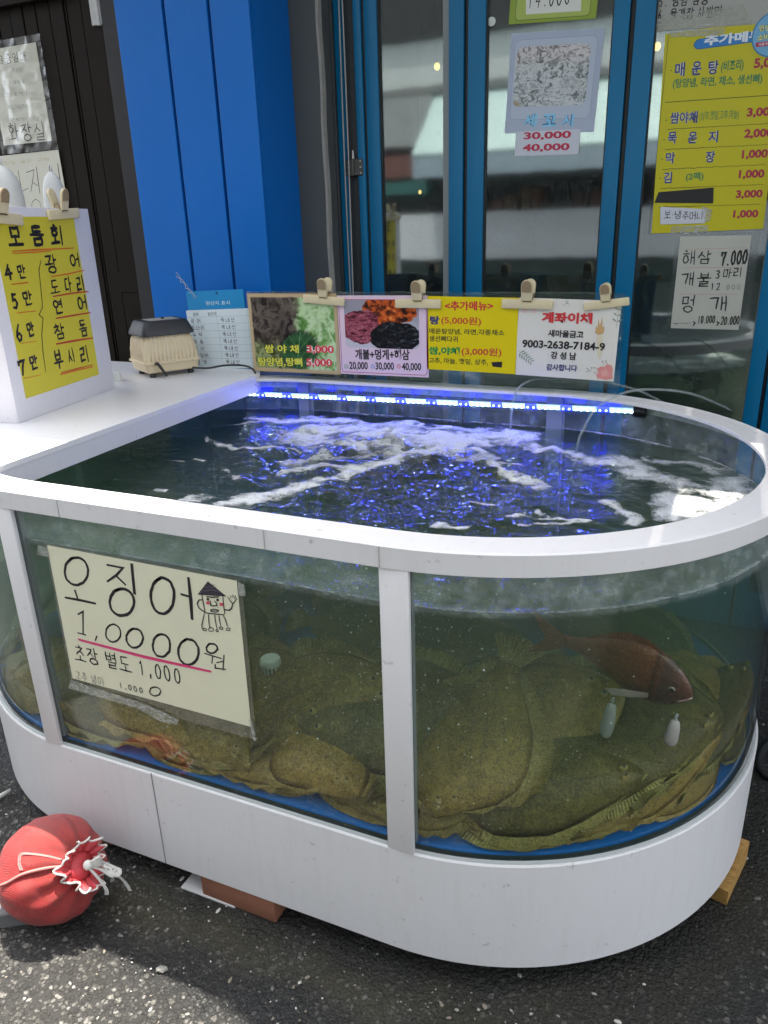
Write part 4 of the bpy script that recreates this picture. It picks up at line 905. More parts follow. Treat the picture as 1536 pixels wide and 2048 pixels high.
def clip_at(px, py, ang, k, label, P0=(0, SY, 0), N=(0, -1, 0), X=(1, 0, 0)):
    d = Vector(_f + CR*(px-768)/FPX - CU*(py-1024)/FPX); c = Vector(CAM); n = Vector(N).normalized(); p = c+d*((Vector(P0)-c).dot(n)/d.dot(n))
    X = Vector(X).normalized(); Y = n.cross(X); M = frame(p, X*math.cos(R_(ang))+Y*math.sin(R_(ang)), Y*math.cos(R_(ang))-X*math.sin(R_(ang))) @ Matrix.Scale(k, 4)
    if k and not CLIP.get('set'): CLIP['set'] = 1; CLIP.matrix_world = M; CLIP['label'] = label; return CLIP
    return copy_thing(CLIP, M, label)
clip_at(649, 600, -4, .98, 'cream clip holding the lettuce and seafood cards together'); clip_at(837, 607, 0, .98, 'cream clip over the joint of the seafood card and the bright yellow card')
clip_at(1055, 608, -1, .98, 'cream clip over the joint of the bright yellow card and the white card'); clip_at(1213, 608, 8, .80, 'cream clip at the right end of the white payment card, tilted')

# --- blue origin board
BY = dict(P0=(0, .655, 0), N=(0, -1, .0))
s = Sheet('origin_board', 'blue plastic board with a handwritten table, standing between the air pump and the lettuce card', 'board', [(380, 584), (491, 578), (500, 737), (386, 736)], mat=plain('board_blue', hx('1787c0'), .35, .06), thick=.003, r=.004, **BY)
a = s.loc(*z7(140, 615)); b = s.loc(*z7(452, 274)); s.F.round_rect(a[0], a[1], b[0], b[1], .006, 'd3dde0')
X0, X1, Y0, Y1 = a[0], b[0], a[1]+.008, b[1]
for i in range(1, 9): y = Y1-(Y1-Y0)*i/8.1; s.F.line([(X0, y), (X1, y)], .0008, '4a7f96')
s.F.line([((X0+X1)/2-.006, Y0), ((X0+X1)/2-.006, Y1)], .0008, '4a7f96'); rowh = (Y1-Y0)/8.1
t7(s, '원산지 표시', 206, 258, 342, 254, 24, col='d8eef0', bold=.0)
for i, (p, q) in enumerate((('품목', '원산지'), ('광 어', '국내산'), ('도다리', '국내산'), ('우 럭', '국내산'), ('참 돔', '국내산'), ('방 어', '국내산'), ('오징어', '국내산'), ('멍 게', '국내산'))):
    y = Y1-rowh*(i+.82)
    if i == 0: s.F.type(p, X0+.03, y, rowh*.55, '2a2f33', .005); s.F.type(q, X0+.095, y, rowh*.55, '2a2f33', .005)
    else: s.F.hand(p, X0+.014, y, rowh*.6, '1b1d22', .0016, 1.1, .25); s.F.hand(q, (X0+X1)/2+.008, y, rowh*.6, '1b1d22', .0016, 1.15, .3)
c0 = s.loc(*z7(267, 188)); s.F.line(ell(c0[0], c0[1], .003, .003), .003, '0f3a55')
c0 = s.loc(*z7(268, 607)); s.F.line(ell(c0[0], c0[1], .002, .002), .001, '2a2f33'); s.done()
mb = MB()
for q in (0, 1):
    P = []
    for i in range(30):
        t = i/29; p = at(352+t*38, 548+t*48, 1, .63-.01*q); P.append((p[0]+.006*math.sin(t*14+q*2.6), p[1], p[2]+.006*math.cos(t*14+q*2.6)))
    mb.tube(P, .0011, 6)
tag(mb.build('twisted_wire', STEEL, smooth=True), 'twisted steel wire sticking up from the corner of the blue board', 'wire')

# --- squid price sheet on the front pane
zs = Z(0, 980, 2.743)
s = Sheet('price_sheet', 'cream squid price sheet with a marker doodle, taped on the front pane between the posts', 'price sheet', [(95, 1091), (480, 1163), (496, 1452), (145, 1356)], (0, -.6478, 0), (0, -1, 0), paper('dedbbf', .5, .07), thick=.0006)
K = '1b181c'
def st_(pts, wd, col=K): s.stroke([zs(*p) for p in pts], wd*.00040, col)
def el_(cx, cy_, rx, ry, wd, tt=6.6, col=K): st_(ell(cx, cy_, rx, -ry, 30, 1.8, tt), wd, col)
el_(420, 445, 64, 76, 15); st_([(412, 552), (430, 605)], 17); st_([(360, 590), (440, 602), (523, 622)], 17)
st_([(590, 410), (675, 428), (640, 465), (592, 502)], 16); st_([(636, 468), (690, 518)], 16); st_([(724, 412), (738, 565)], 25); el_(670, 615, 67, 74, 17)
el_(893, 580, 64, 98, 17); st_([(995, 570), (1045, 584)], 16); st_([(1034, 483), (1048, 600), (1055, 705)], 22)
st_([(430, 682), (455, 664), (457, 790)], 13); st_([(428, 782), (470, 795)], 11); st_([(530, 800), (526, 824)], 12)
for a in ((622, 785, 41, 48, 10), (740, 812, 46, 52, 13), (887, 852, 48, 62, 13), (1035, 888, 56, 70, 14)): el_(*a)
el_(1163, 868, 30, 26, 10); st_([(1125, 898), (1215, 925)], 10); st_([(1168, 912), (1162, 950)], 9); st_([(1190, 945), (1228, 940)], 9); st_([(1228, 905), (1224, 985)], 10); st_([(1180, 955), (1182, 976), (1238, 984)], 9)
st_([(433, 819), (780, 912), (1155, 994)], 17, 'd2356e'); st_([(440, 826), (800, 922), (1148, 998)], 9, 'd84a7c')
s.hand('초장 별도 1,000', zs(415, 932), zs(1002, 1060), 30, K, .0034, gap=.12)
s.hand('고추 냉이', zs(418, 1032), zs(572, 1072), 15, '8a877c', .0016, jit=.03); s.hand('1,000', zs(655, 1082), zs(790, 1112), 11, '55524e', .0022); el_(852, 1104, 30, 24, 8)
zd = Z(380, 1120, 12.8)
def sd_(pts, wd=42, col=K): s.stroke([zd(*p) for p in pts], wd*.000062, col)
s.poly([zd(470, 560), zd(250, 865), zd(560, 880), zd(900, 915)], '3a3440'); sd_([(470, 548), (220, 868), (560, 885), (912, 922), (470, 548)], 46)
for i in range(5): sd_([(330+i*20, 840-i*52), (560+i*5, 800-i*40), (800-i*45, 850-i*55)], 22, '5d5866' if i % 2 else K)
sd_([(312, 880), (350, 1090), (395, 1350)]); sd_([(845, 905), (865, 1130), (890, 1370)]); sd_([(390, 1345), (640, 1375), (885, 1395)]); sd_([(440, 930), (560, 945), (740, 935)], 50)
for cx, cy_ in ((465, 998), (715, 1015)): s.F.line([s.loc(*zd(*p)) for p in ell(cx, cy_, 22, -22, 12)], .0026, K)
for cx, cy_ in ((470, 1090), (810, 1130)): s.poly([zd(cx-45, cy_-40), zd(cx+45, cy_-40), zd(cx+42, cy_+40), zd(cx-42, cy_+38)], 'c44a5c')
sd_([(545, 1050), (530, 1150), (610, 1175), (700, 1160), (690, 1100), (640, 1040)], 40); sd_(ell(640, 1290, 100, -34, 20), 30); sd_([(540, 1290), (740, 1290)], 22); sd_([(735, 1200), (745, 1225)], 30)
sd_([(330, 1020), (240, 1010), (195, 1100), (220, 1200), (300, 1270), (380, 1330)], 44); sd_([(880, 1270), (1000, 1285), (1070, 1230), (1105, 1120)], 44); sd_([(985, 945), (1050, 1050), (1110, 1105), (1160, 1060), (1205, 980)], 34)
for a, b in (((1050, 910), (1065, 960)), ((1120, 885), (1105, 950)), ((1175, 915), (1150, 990))): sd_([a, b], 32)
for pts in ([(375, 1370), (345, 1500), (320, 1680), (340, 1770)], [(495, 1390), (490, 1560), (515, 1710)], [(640, 1400), (655, 1560), (690, 1740)], [(745, 1410), (760, 1540), (790, 1680)], [(860, 1400), (920, 1520), (965, 1690)]): sd_(pts, 38)
for cx, cy_, r in ((390, 1775, 42), (550, 1775, 62), (700, 1800, 34), (805, 1735, 42), (985, 1765, 46)): sd_(ell(cx, cy_, r, -r*.8, 14), 26)
s.done()
SLEEVE = NT('plastic_sleeve'); SLEEVE = SLEEVE.done(facing_mix(SLEEVE, .09, (.93, .94, .93), 3.0, .12))
mb = MB(); mb.box((-.008, -.030, -.0011), (s.w+.010, s.h+.006, -.0009)); mb.build('sleeve', SLEEVE, s.o)
def tape_mat():
    t = NT('clear_tape'); co = t.coord(); n = t.noise(t.coord(scale=(1, 3, 1)), 60, 5, .7, 1); k = t.ramp(n.outputs[0], [(.45, .12), (.62, .55)])
    return t.done(t.n('ShaderNodeMixShader', i0=k, i1=t.n('ShaderNodeBsdfTransparent', Color=(.95, .95, .93)).outputs[0], i2=t.bsdf(Base__Color=(.62, .63, .58), Roughness=.25).outputs[0]).outputs[0])
TAPE = tape_mat()
def tape(S, pts, z=.0022):
    mb = MB(); q = [S.loc(*p) for p in pts]; n = len(q); mb.add([(x, y, z) for x, y in q]+[(x, y, z+.0002) for x, y in q], [tuple(range(n))[::-1], tuple(range(n, 2*n))]+[(i, (i+1) % n, n+(i+1) % n, n+i) for i in range(n)]); return mb.build('tape', TAPE, S.o)
tape(s, [zs(215, 300), zs(262, 310), zs(275, 365), zs(205, 355)]); tape(s, [zs(1310, 500), zs(1345, 520), zs(1350, 580), zs(1312, 575)]); tape(s, [zs(1365, 1255), zs(1385, 1260), zs(1410, 1370), zs(1395, 1375)])
tape(s, [zs(390, 1040), zs(800, 1170), zs(985, 1255), zs(975, 1285), zs(880, 1265), zs(760, 1195), zs(380, 1085)])

# --- the white sign box on the counter with its yellow price sheet
A = Vector((-1.25, -.25, 0)); B = Vector((-1.34, .223, 0)); bx = (B-A).normalized(); bn = Vector((bx.y, -bx.x, 0))
BOXW = white_mat('foam_board', (.68, .66, .70), .5); sb = thing('sign_box', 'white foam board sign box standing on the counter at the left', 'sign box', frame((A.x, A.y, .9738), bx, (0, 0, 1)))
mb = MB(); mb.box((0, 0, -.006), ((B-A).length, .549, 0), ch=.0018); mb.build('front_board', BOXW, sb, smooth=35)
mb = MB(); mb.box((.001, .0005, -.15), (.0075, .543, -.0065)); mb.build('side_board', BOXW, sb)
mb = MB(); mb.box(((B-A).length-.0075, .0005, -.15), ((B-A).length-.001, .543, -.0065)); mb.build('side_board', BOXW, sb); mb = MB(); mb.box((.001, .0005, -.157), ((B-A).length-.001, .545, -.1505)); mb.build('back_board', BOXW, sb)
FP = dict(P0=tuple(A+bn*.0012), N=tuple(bn)); z2 = Z(0, 330, 2.954)
s = Sheet('price_sheet', 'yellow handwritten raw fish price sheet clipped to the white sign box', 'price sheet', [(-9.5, 437), (149, 431), (196, 752), (43, 797)], mat=paper('c8bb38', .45, .06), thick=.0006, **FP)
K = '1a1414'; OR = 'd0641c'; RE = 'b5301f'
def h2(text, x0, y0, x1, y1, h, wd=.0042, **k): s.hand(text, z2(x0-8, y0), z2(x1-14, y1), h/2.954, K, wd*1.3, **k)
h2('모듬회', 62, 482, 395, 470, 118, .0075, gap=.5)
h2('4', 46, 680, 100, 672, 98, .0065); h2('만', 118, 672, 172, 660, 80, .005); h2('5', 85, 848, 128, 838, 100, .0065); h2('만', 150, 830, 212, 822, 82, .005)
h2('6', 108, 1040, 155, 1030, 108, .0065); h2('만', 172, 1012, 222, 1002, 82, .005); h2('7', 124, 1245, 180, 1235, 100, .0065); h2('만', 190, 1212, 242, 1205, 80, .005)
h2('광', 285, 640, 360, 630, 105, .0048); h2('어', 425, 600, 488, 590, 80, .0052); h2('도', 308, 765, 368, 758, 82, .0036); h2('다', 395, 750, 440, 742, 88, .0044); h2('리', 465, 748, 518, 738, 90, .0052)
h2('연', 330, 885, 392, 878, 85, .0046); h2('어', 472, 858, 532, 850, 80, .0052); h2('참', 335, 1032, 402, 1022, 88, .0046); h2('돔', 482, 1015, 535, 1005, 100, .0046)
h2('부', 335, 1208, 392, 1198, 112, .0052); h2('시', 415, 1172, 462, 1165, 85, .0044); h2('리', 487, 1170, 545, 1162, 95, .0052)
for pts, wd, c in (([(70, 508), (200, 502), (432, 490)], .004, OR), ([(72, 522), (200, 516), (300, 508)], .003, OR), ([(66, 706), (165, 694)], .004, OR), ([(98, 876), (210, 862)], .003, OR), ([(120, 1054), (212, 1042)], .002, OR), ([(142, 1262), (240, 1240)], .002, OR),
 ([(300, 660), (400, 642), (495, 622)], .004, OR), ([(312, 776), (420, 758), (520, 748)], .0045, RE), ([(330, 906), (430, 888), (532, 872)], .0048, RE), ([(330, 1058), (430, 1040), (545, 1022)], .0055, RE), ([(356, 1238), (450, 1212), (545, 1190)], .005, OR), ([(360, 1226), (450, 1204), (545, 1182)], .003, RE),
 ([(240, 565), (228, 620), (238, 720), (250, 840), (228, 885), (252, 905), (245, 1000), (252, 1100), (268, 1220)], .0026, K)):
    s.stroke([z2(*p) for p in pts], wd, c)
s.done(); CL = dict(P0=FP['P0'], N=FP['N'], X=tuple(bx))
clip_at(0, 436, -4, 1.0, 'cream clip on the sign box, half out of the picture at the left edge', **CL); clip_at(124, 428, 3, .95, 'cream clip on the top right corner of the yellow price sheet', **CL)
def dome(px, py, x, r, hh, label):
    p = at(px, py, 0, x); rt = thing('plastic_float', label, 'float', Matrix.Translation(p), 'white floats behind the sign box'); W2 = plain('dirty_white', (.55, .55, .52), .55, .15, 22, dirt=(.28, .26, .22))
    mb = MB(); mb.lathe([(0, .0), (r*.25, -.004), (r*.6, -.018), (r*.88, -.045), (r, -.08), (r, -hh*.55), (r*1.06, -hh*.56), (r*1.06, -hh*.62), (r, -hh*.63), (r*.97, -hh), (0, -hh)], 24); mb.build('body', W2, rt, smooth=40)
    mb = MB(); mb.tube([(-.004, 0, -.001), (-.002, 0, .016), (.004, 0, .017), (.005, 0, -.001)], .0022, 6); mb.build('loop', W2, rt, smooth=True); return rt
dome(101, 342, -1.46, .034, .30, 'white dome topped float with a small loop behind the right clip of the sign box'); dome(2, 330, -1.44, .045, .30, 'larger white dome topped float cut by the left edge of the picture')
mb = MB(); mb.lathe([(.022, 0), (.022, .018), (.019, .028), (.012, .034), (0, .036)], 20, Matrix.Translation((-1.44, .335, .9737))); tag(mb.build('plastic_stopper', PVC, smooth=True), 'small white plastic cap standing on the counter behind the sign box', 'cap')

# --- air pump
C = Vector((-1.338, .381, 0)); d1 = Vector((.507, .862, 0)); d2 = Vector((-.862, .507, 0)); PW, PD = .20, .17
pm = thing('air_pump', 'cream ribbed air pump with a black lid on the counter', 'air pump', frame(C+Vector((0, 0, .9737)), d1, d2))
PC = plain('pump_cream', (.64, .53, .35), .45, .08, 14, dirt=(.25, .18, .10), dirt_at=.62, spec=.3)
def ringrect(x0, y0, x1, y1, z, r, n=5):
    out = []
    for cx, cy_, a in ((x1-r,y1-r,0),(x0+r,y1-r,90),(x0+r,y0+r,180),(x1-r,y0+r,270)): out += [(cx+r*math.cos(R_(a+i*90/n)), cy_+r*math.sin(R_(a+i*90/n)), z) for i in range(n+1)]
    return out
mb = MB(); mb.grid([ringrect(.012, .012, PW-.012, PD-.012, .016, .01), ringrect(.006, .006, PW-.006, PD-.006, .020, .012), ringrect(.002, .002, PW-.002, PD-.002, .045, .014), ringrect(-.004, -.004, PW+.004, PD+.004, .048, .015), ringrect(-.004, -.004, PW+.004, PD+.004, .054, .015), ringrect(.001, .001, PW-.001, PD-.001, .055, .014),
 ringrect(.002, .002, PW-.002, PD-.002, .09, .02), ringrect(.008, .008, PW-.008, PD-.008, .125, .028), ringrect(.017, .017, PW-.017, PD-.017, .146, .03)], closed_v=True)
n = 24; mb.f += [tuple(range(n))[::-1], tuple(8*n+j for j in range(n))]; mb.mi += [0, 0]; mb.build('housing', PC, pm, smooth=35)
mb = MB()
for i in range(12):
    x = .022+i*.0142; mb.tube([(x, .0035, .058), (x, .0025, .09), (x+(.1-x)*.05, .0085, .125), (x+(.1-x)*.1, .0165, .143)], [.0036, .0038, .0036, .002], 6)
for i in range(9):
    y = .024+i*.0150; mb.tube([(.0035, y, .058), (.0025, y, .09), (.0085, y+(.085-y)*.05, .125), (.0165, y+(.085-y)*.1, .143)], [.0036, .0038, .0036, .002], 6); 
mb.build('ribs', PC, pm, smooth=True)
mb = MB(); mb.grid([ringrect(.004, .004, PW-.004, PD-.004, .142, .022), ringrect(.004, .004, PW-.004, PD-.004, .150, .022), ringrect(.018, .018, PW-.018, PD-.018, .184, .02), ringrect(.024, .024, PW-.024, PD-.024, .190, .018)], closed_v=True); mb.f += [tuple(range(n))[::-1], tuple(3*n+j for j in range(n))]; mb.mi += [0, 0]
ld = mb.build('lid', plain('lid_black', (.022, .022, .024), .5, .4, 30, bump=.15), pm, smooth=35)
mb = MB(); mb.box((.05, .045, .190), (PW-.045, PD-.045, .1912)); mb.build('plate', plain('lid_plate', (.35, .32, .25), .5), ld); mb = MB(); mb.lathe([(.006, .19), (.006, .195), (0, .196)], 12, Matrix.Translation((PW*.55, PD*.5, .001))); mb.build('screw', BLK, ld)
for x in (.03, PW-.03):
    for y in (.03, PD-.03): mb = MB(); mb.lathe([(.011, 0), (.012, .008), (.009, .0175), (0, .0175)], 14, Matrix.Translation((x, y, 0))); mb.build('foot', BLK, pm, smooth=True)
mb = MB(); mb.tube(spline([(.035, -.0035, .05), (.035, -.02, .052), (.045, -.026, .035), (.06, -.027, .008)]), [.006]*9+[.005]*8+[.0045]*8, 10); mb.build('outlet_elbow', BLK, pm, smooth=True)
# ------------------------------------------------------------------ shop front
def paint_blue(name, col):
    t = NT(name); co = t.coord(); n1 = t.noise(co, 1.6, 4, .6); n2 = t.noise(co, 38, 5, .72); n3 = t.noise(t.coord(scale=(30, 30, 3)), 6, 4)
    c = t.mix(n1.outputs[0], tuple(v*.88 for v in col), tuple(v*1.1 for v in col)); c = t.mix(t.math('MULTIPLY', t.ramp(n2.outputs[0], [(.74, 0), (.79, 1)]), .45), c, (.25, .33, .42))
    b = t.bsdf(Base__Color=c, Specular__IOR__Level=.28); t.set(b.inputs['Roughness'], t.math('MULTIPLY_ADD', n1.outputs[0], .25, .2)); t.set(b.inputs['Normal'], t.bump(t.noise(co, 4, 2).outputs[0], .12, .02, t.bump(t.math('ADD', n3.outputs[0], n2.outputs[0]), .14, .003))); return t.done(b)
BLUE = paint_blue('blue_paint', (.002, .125, .46)); DBLUE = paint_blue('blue_door_paint', (.002, .14, .30))
BLACK = plain('black_paint', (.013, .0095, .007), .55, .3, 20, bump=.1, dirt=(.05, .05, .045), dirt_at=.74, spec=.1)
pl = thing('blue_pillar', 'bright blue grooved board pillar between the black gate and the glass doors', 'pillar')
PX = [-1.575, -1.377, -1.364, -1.197, -1.184, -1.036]
for i in (0, 2, 4): mb = MB(); mb.box((PX[i], .740, 0), (PX[i+1], .7545, 3.1), ch=.0015); mb.build('board', BLUE, pl)
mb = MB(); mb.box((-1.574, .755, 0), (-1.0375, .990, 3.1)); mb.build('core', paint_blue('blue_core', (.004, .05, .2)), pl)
mb = MB(); mb.box((-1.0370, .755, 0), (-1.035, .992, 3.1)); mb.build('side_board', BLUE, pl)
GREY = plain('grey_post', (.075, .08, .08), .6, .12, 9, bump=.15, dirt=(.2, .2, .19), dirt_at=.7)
po = thing('grey_post', 'matt grey post with a pale raw edge beside the blue pillar', 'post'); mb = MB(); mb.box((-1.047, .995, 0), (-.930, 1.10, 3.1)); mb.build('post_body', GREY, po)
mb = MB(); pts = [(-.9295+.0022*math.sin(i*1.7), i*.1) for i in range(32)]; mb.grid([[(x, .994, z), (x+.010+.002*math.sin(z*23), .994, z), (x+.010, 1.02, z)] for x, z in pts]); mb.build('raw_edge', plain('raw_board', (.32, .30, .27), .8, .2, 40), po)
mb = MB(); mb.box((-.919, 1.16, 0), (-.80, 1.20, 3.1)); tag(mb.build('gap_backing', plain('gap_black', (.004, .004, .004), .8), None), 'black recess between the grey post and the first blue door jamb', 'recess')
for i, dx in enumerate((0, .012)):
    mb = MB(); mb.tube([(-.888+dx+.003*math.sin(z*3+i*2), 1.09, z) for z in np.arange(0, 3.1, .12)], .0028, 7)
    tag(mb.build('cable', plain('cable_grey', (.35, .34, .33), .5), smooth=True), ('pale cable running up the dark gap, nearer the grey post', 'pale cable running up the dark gap, nearer the blue jamb')[i], 'cable', 'cables beside the door jamb')
YD = 1.10
def DX(px, py=300): return float(at(px, py, 1, YD)[0])
RUBBER = plain('rubber_black', (.008, .008, .009), .55, .2); TOPZ = 2.75
def bar(name, x0, x1, mat, parent, y0=YD, y1=YD+.055, z0=.02, z1=TOPZ, ch=.002):
    mb = MB(); mb.box((x0, y0, z0), (x1, y1, z1), ch=ch); return mb.build(name, mat, parent, smooth=35)
jb = thing('door_jamb', 'blue steel door jamb with a black brush strip and a small hinge left of the glass doors', 'door jamb')
bar('jamb_strip', DX(666), DX(677), plain('jamb_dark', (.04, .045, .05), .5), jb, YD-.01); bar('jamb_strip', DX(678), DX(692.5), DBLUE, jb); bar('brush_strip', DX(693.2), DX(715), plain('brush_dark', (.03, .032, .036), .7, .4, 60, bump=.4), jb, YD+.012)
bar('jamb_strip', DX(716), DX(730), DBLUE, jb, YD-.004); bar('gasket', DX(730.6), DX(735), RUBBER, jb, YD+.006)
hz = at(705, 335, 1, YD-.01); mb = MB(); mb.box((DX(693), YD-.008, hz[2]-.028), (DX(726), YD-.0005, hz[2]+.028), ch=.002)
HST = plain('worn_steel', (.09, .085, .08), .4, .5, 90, metal=.7); h = mb.build('hinge', HST, jb); mb = MB(); mb.tube([(DX(707), YD-.012, hz[2]-.028), (DX(707), YD-.012, hz[2]+.03)], .005, 8); mb.build('pin', HST, h)
mb = MB(); mb.tube([(DX(707), YD-.006, hz[2]+.03), (DX(707), YD-.006, hz[2]+.058)], [.0045, .003], 8)
mb.build('bolt', plain('worn_white', (.5, .5, .48), .5), jb)
for i in range(3):
    for px in (697, 721): mb = MB(); mb.ball((DX(px), YD-.0082, hz[2]-.02+i*.02), (.003, .0012, .003), 8, 5); mb.build('screw', STEEL, h)
def door_glass():
    t = NT('door_glass'); co = t.coord(); wob = t.bump(t.noise(co, 3.5, 2).outputs[0], .012, .02)
    s = facing_mix(t, .22, (.60, .64, .61), 4.0, .045, (.92, 1, .97), normal=wob)
    n = t.noise(t.coord(scale=(60, 60, 22)), 4, 6, .75); n2 = t.noise(co, 5, 4); v = t.vor(co, 260)
    k = t.math('MULTIPLY', t.ramp(n.outputs[0], [(.5, 0), (.72, .32)]), t.ramp(n2.outputs[0], [(.3, .25), (.7, 1)]))
    k = t.math('ADD', k, t.math('MULTIPLY', t.ramp(v.outputs['Distance'], [(.1, .5), (.18, 0)]), t.ramp(v.outputs['Color'], [(.72, 0), (.76, 1)])))
    return t.done(t.n('ShaderNodeMixShader', i0=k, i1=s, i2=t.n('ShaderNodeBsdfDiffuse', Color=(.42, .44, .43)).outputs[0]).outputs[0])
DG = door_glass(); WOODF = plain('gasket_grey', (.22, .24, .24), .5)
def door(label, l0, l1, g0, g1, r0, r1, x_px=True):
    d = thing('folding_door', label, 'glass door', group='blue framed folding glass doors'); X = DX if x_px else (lambda v: v)
    bar('stile', X(l0), X(l1), DBLUE, d); bar('stile', X(r0), X(r1), DBLUE, d)
    bar('bottom_rail', X(l1)+.0005, X(r0)-.0005, DBLUE, d, z1=.16); bar('top_rail', X(l1)+.0005, X(r0)-.0005, DBLUE, d, z0=2.66)
    bar('pane', X(l1)+.001, X(r0)-.001, DG, d, YD+.018, YD+.024, .161, 2.659, ch=0)
    bar('gasket', X(l1)+.0005, X(g0), RUBBER, d, YD+.006, YD+.017, .161, 2.659, ch=0); bar('gasket', X(g1), X(r0)-.0005, WOODF if l0 < 800 else RUBBER, d, YD+.006, YD+.017, .161, 2.659, ch=0)
    return d
door('narrow glass door leaf beside the hinge jamb, without notices', 735.5, 760, 762, 885, 897, 925.5)
door('glass door leaf with the raw fish photo poster on it', 934, 967.5, 970, 1207, 1209.5, 1240)
xr = .5665; door('glass door leaf at the right with the yellow price poster', DX(1250.5), DX(1289), DX(1291.5), xr-.002, xr, xr+.046, False)
door('last glass door leaf, only its blue stile showing at the right edge', xr+.058, xr+.098, xr+.101, 1.02, 1.022, 1.065, False)
for a, b, y in ((DX(926.2), DX(933.3), 0), (DX(1240.8), DX(1249.8), 0), (xr+.0468, xr+.0572, 0)):
    m = bar('door_seal', a, b, RUBBER, None, YD+.012, YD+.05); tag(m, {0: 'black rubber seal between the narrow door leaf and the poster leaf'}.get(len([o for o in COL.objects if o.name.startswith('door_seal')])-1, 'black rubber seal between the poster leaf and the yellow poster leaf') if b < .3 else 'black rubber seal right of the yellow poster leaf', 'door seal', 'rubber seals between door leaves')
STEELT = plain('track', (.2, .2, .2), .5)
bar('lintel', -1.0, 3.2, DBLUE, None, YD-.02, YD+.14, TOPZ+.005, 3.1); tag(bpy.data.objects['lintel'], 'blue lintel beam over the glass doors', 'lintel')
# the dim room behind the doors
ROOM = plain('room_wall', (.10, .11, .105), .8, .2, 3); mb = MB(); mb.box((-2.4, 4.6, 0), (3.6, 4.7, 3.1)); mb.box((-2.5, 1.21, 0), (-2.4, 4.6, 3.1)); mb.box((3.6, 1.21, 0), (3.7, 4.6, 3.1)); tag(mb.build('interior_wall', ROOM), kind='structure')
mb = MB(); mb.box((-2.5, 1.2, 3.11), (3.7, 4.7, 3.2)); tag(mb.build('interior_ceiling', ROOM), kind='structure')
mb = MB(); mb.box((1.07, 1.1, 0), (3.6, 1.2, 3.1)); tag(mb.build('shop_wall', plain('shop_wall', (.2, .21, .22), .7)), 'plain grey shop wall right of the glass doors', 'wall')
LAMP = glow('lamp_warm', (1, .66, .2), .9, (.8, .6, .3))
for px, py, y, r, lb in ((874, 133, 2.6, .016, 'small warm lamp glowing inside behind the narrow door leaf'), (1315, 93, 1.8, .013, 'small warm lamp glowing inside beside the yellow poster'), (840, 384, 2.8, .010, 'tiny warm lamp low inside the narrow door leaf')):
    p = at(px, py, 1, y); t = thing('wall_lamp', lb, 'lamp', Matrix.Translation(p), 'warm lamps inside the shop'); mb = MB(); mb.ball((0, 0, 0), (r, r, r*1.2), 14, 8); mb.build('globe', LAMP, t, smooth=True); mb = MB(); mb.tube([(0, 0, r), (0, 0, 3.1-p[2])], .004, 6); mb.build('stem', BLK, t)

# ------------------------------------------------------------------ notices on the glass
GY = dict(P0=(0, YD+.0168, 0), N=(0, -1, 0)); z4 = Z(950, 0, 2.621); z5 = Z(1240, 0, 4.267); z6 = Z(1240, 420, 4.655)
def tz(S, z, k, text, x0, y0, x1, y1, h, **kw): S.type(text, z(x0, y0), z(x1, y1), h/k, **kw)
s = Sheet('door_notice', 'green bordered price notice cut by the top edge of the picture', 'notice', [(1022, -70), (1200, -80), (1196, 33), (1021, 52)], mat=paper('8fa23f'), group='notices on the door glass', **GY)
a = s.loc(1030, 42); b = s.loc(1190, -70); s.F.round_rect(a[0], a[1], b[0], b[1], .012, '3e5c22'); s.F.round_rect(a[0]+.0015, a[1]+.0015, b[0]-.0015, b[1]-.0015, .011, 'a5b556'); s.poly([(1052, -40), (1164, -46), (1162, 22), (1052, 29)], 'd8d8d2')
s.hand('14.000', z4(275, 45), z4(500, 18), 34, '1b1a1a', .0035); s.done()
s = Sheet('door_notice', 'pale blue poster with a photo of sliced raw fish on the middle door leaf', 'notice', [(1020, 66), (1207, 57), (1190, 262), (1012, 268)], mat=paper('aab4c8', .3), group='notices on the door glass', **GY)
a = s.loc(1019, 240); b = s.loc(1197, 70); s.F.round_rect(a[0], a[1], b[0], b[1], .018, '7c8fb0'); s.F.round_rect(a[0]+.001, a[1]+.001, b[0]-.001, b[1]-.001, .017, 'b3bccd')
im = texture_fish(); yy, xx = np.mgrid[0:im.shape[0], 0:im.shape[1]]; ex = np.minimum(xx, im.shape[1]-1-xx); ey = np.minimum(yy, im.shape[0]-1-yy); rr = 16
a = s.loc(1025, 214); b = s.loc(1183, 86); picture(s.o, a[0], a[1], b[0], b[1], im, z=.0012, mask=~((ex < rr) & (ey < rr) & ((rr-ex)**2+(rr-ey)**2 > rr*rr)))
for i, (ch, x0, x1) in enumerate((('세', 252, 322), ('꼬', 352, 424), ('시', 450, 514))): tz(s, z4, 2.621, ch, x0, 666, x1, 662, 66, col='86c8ea', bold=.025, rim=.035, rimcol='2a5c8a')
s.done()
s = Sheet('price_slip', 'white price slip with red figures stuck below the raw fish poster', 'price slip', [(1031, 263), (1160, 259), (1157, 308), (1030, 313)], (0, YD+.0155, 0), (0, -1, 0), paper('c6c9d4', .3))
tz(s, z4, 2.621, '30,000', 254, 738, 502, 730, 44, col='b8284a', bold=.035); tz(s, z4, 2.621, '40,000', 248, 800, 494, 794, 44, col='b8284a', bold=.035); s.done()
mb = MB(); p = at(983, 43, 1, YD+.0165); mb.lathe([(0, -.001), (.0135, -.001), (.0135, .0), (0, .0005)], 28, Matrix.Translation(p) @ Matrix.Rotation(R_(90), 4, 'X')); tag(mb.build('round_sticker', paper('d6dcd8'), None), 'small plain white dot sticker at the top of the middle door leaf', 'sticker')
s = Sheet('door_notice', 'sheet of handwritten numbered dishes under clear tape at the top right', 'notice', [(1312, -110), (1560, -130), (1556, 42), (1300, 66)], mat=paper('a6a5a0', .35), group='notices on the door glass', **GY)
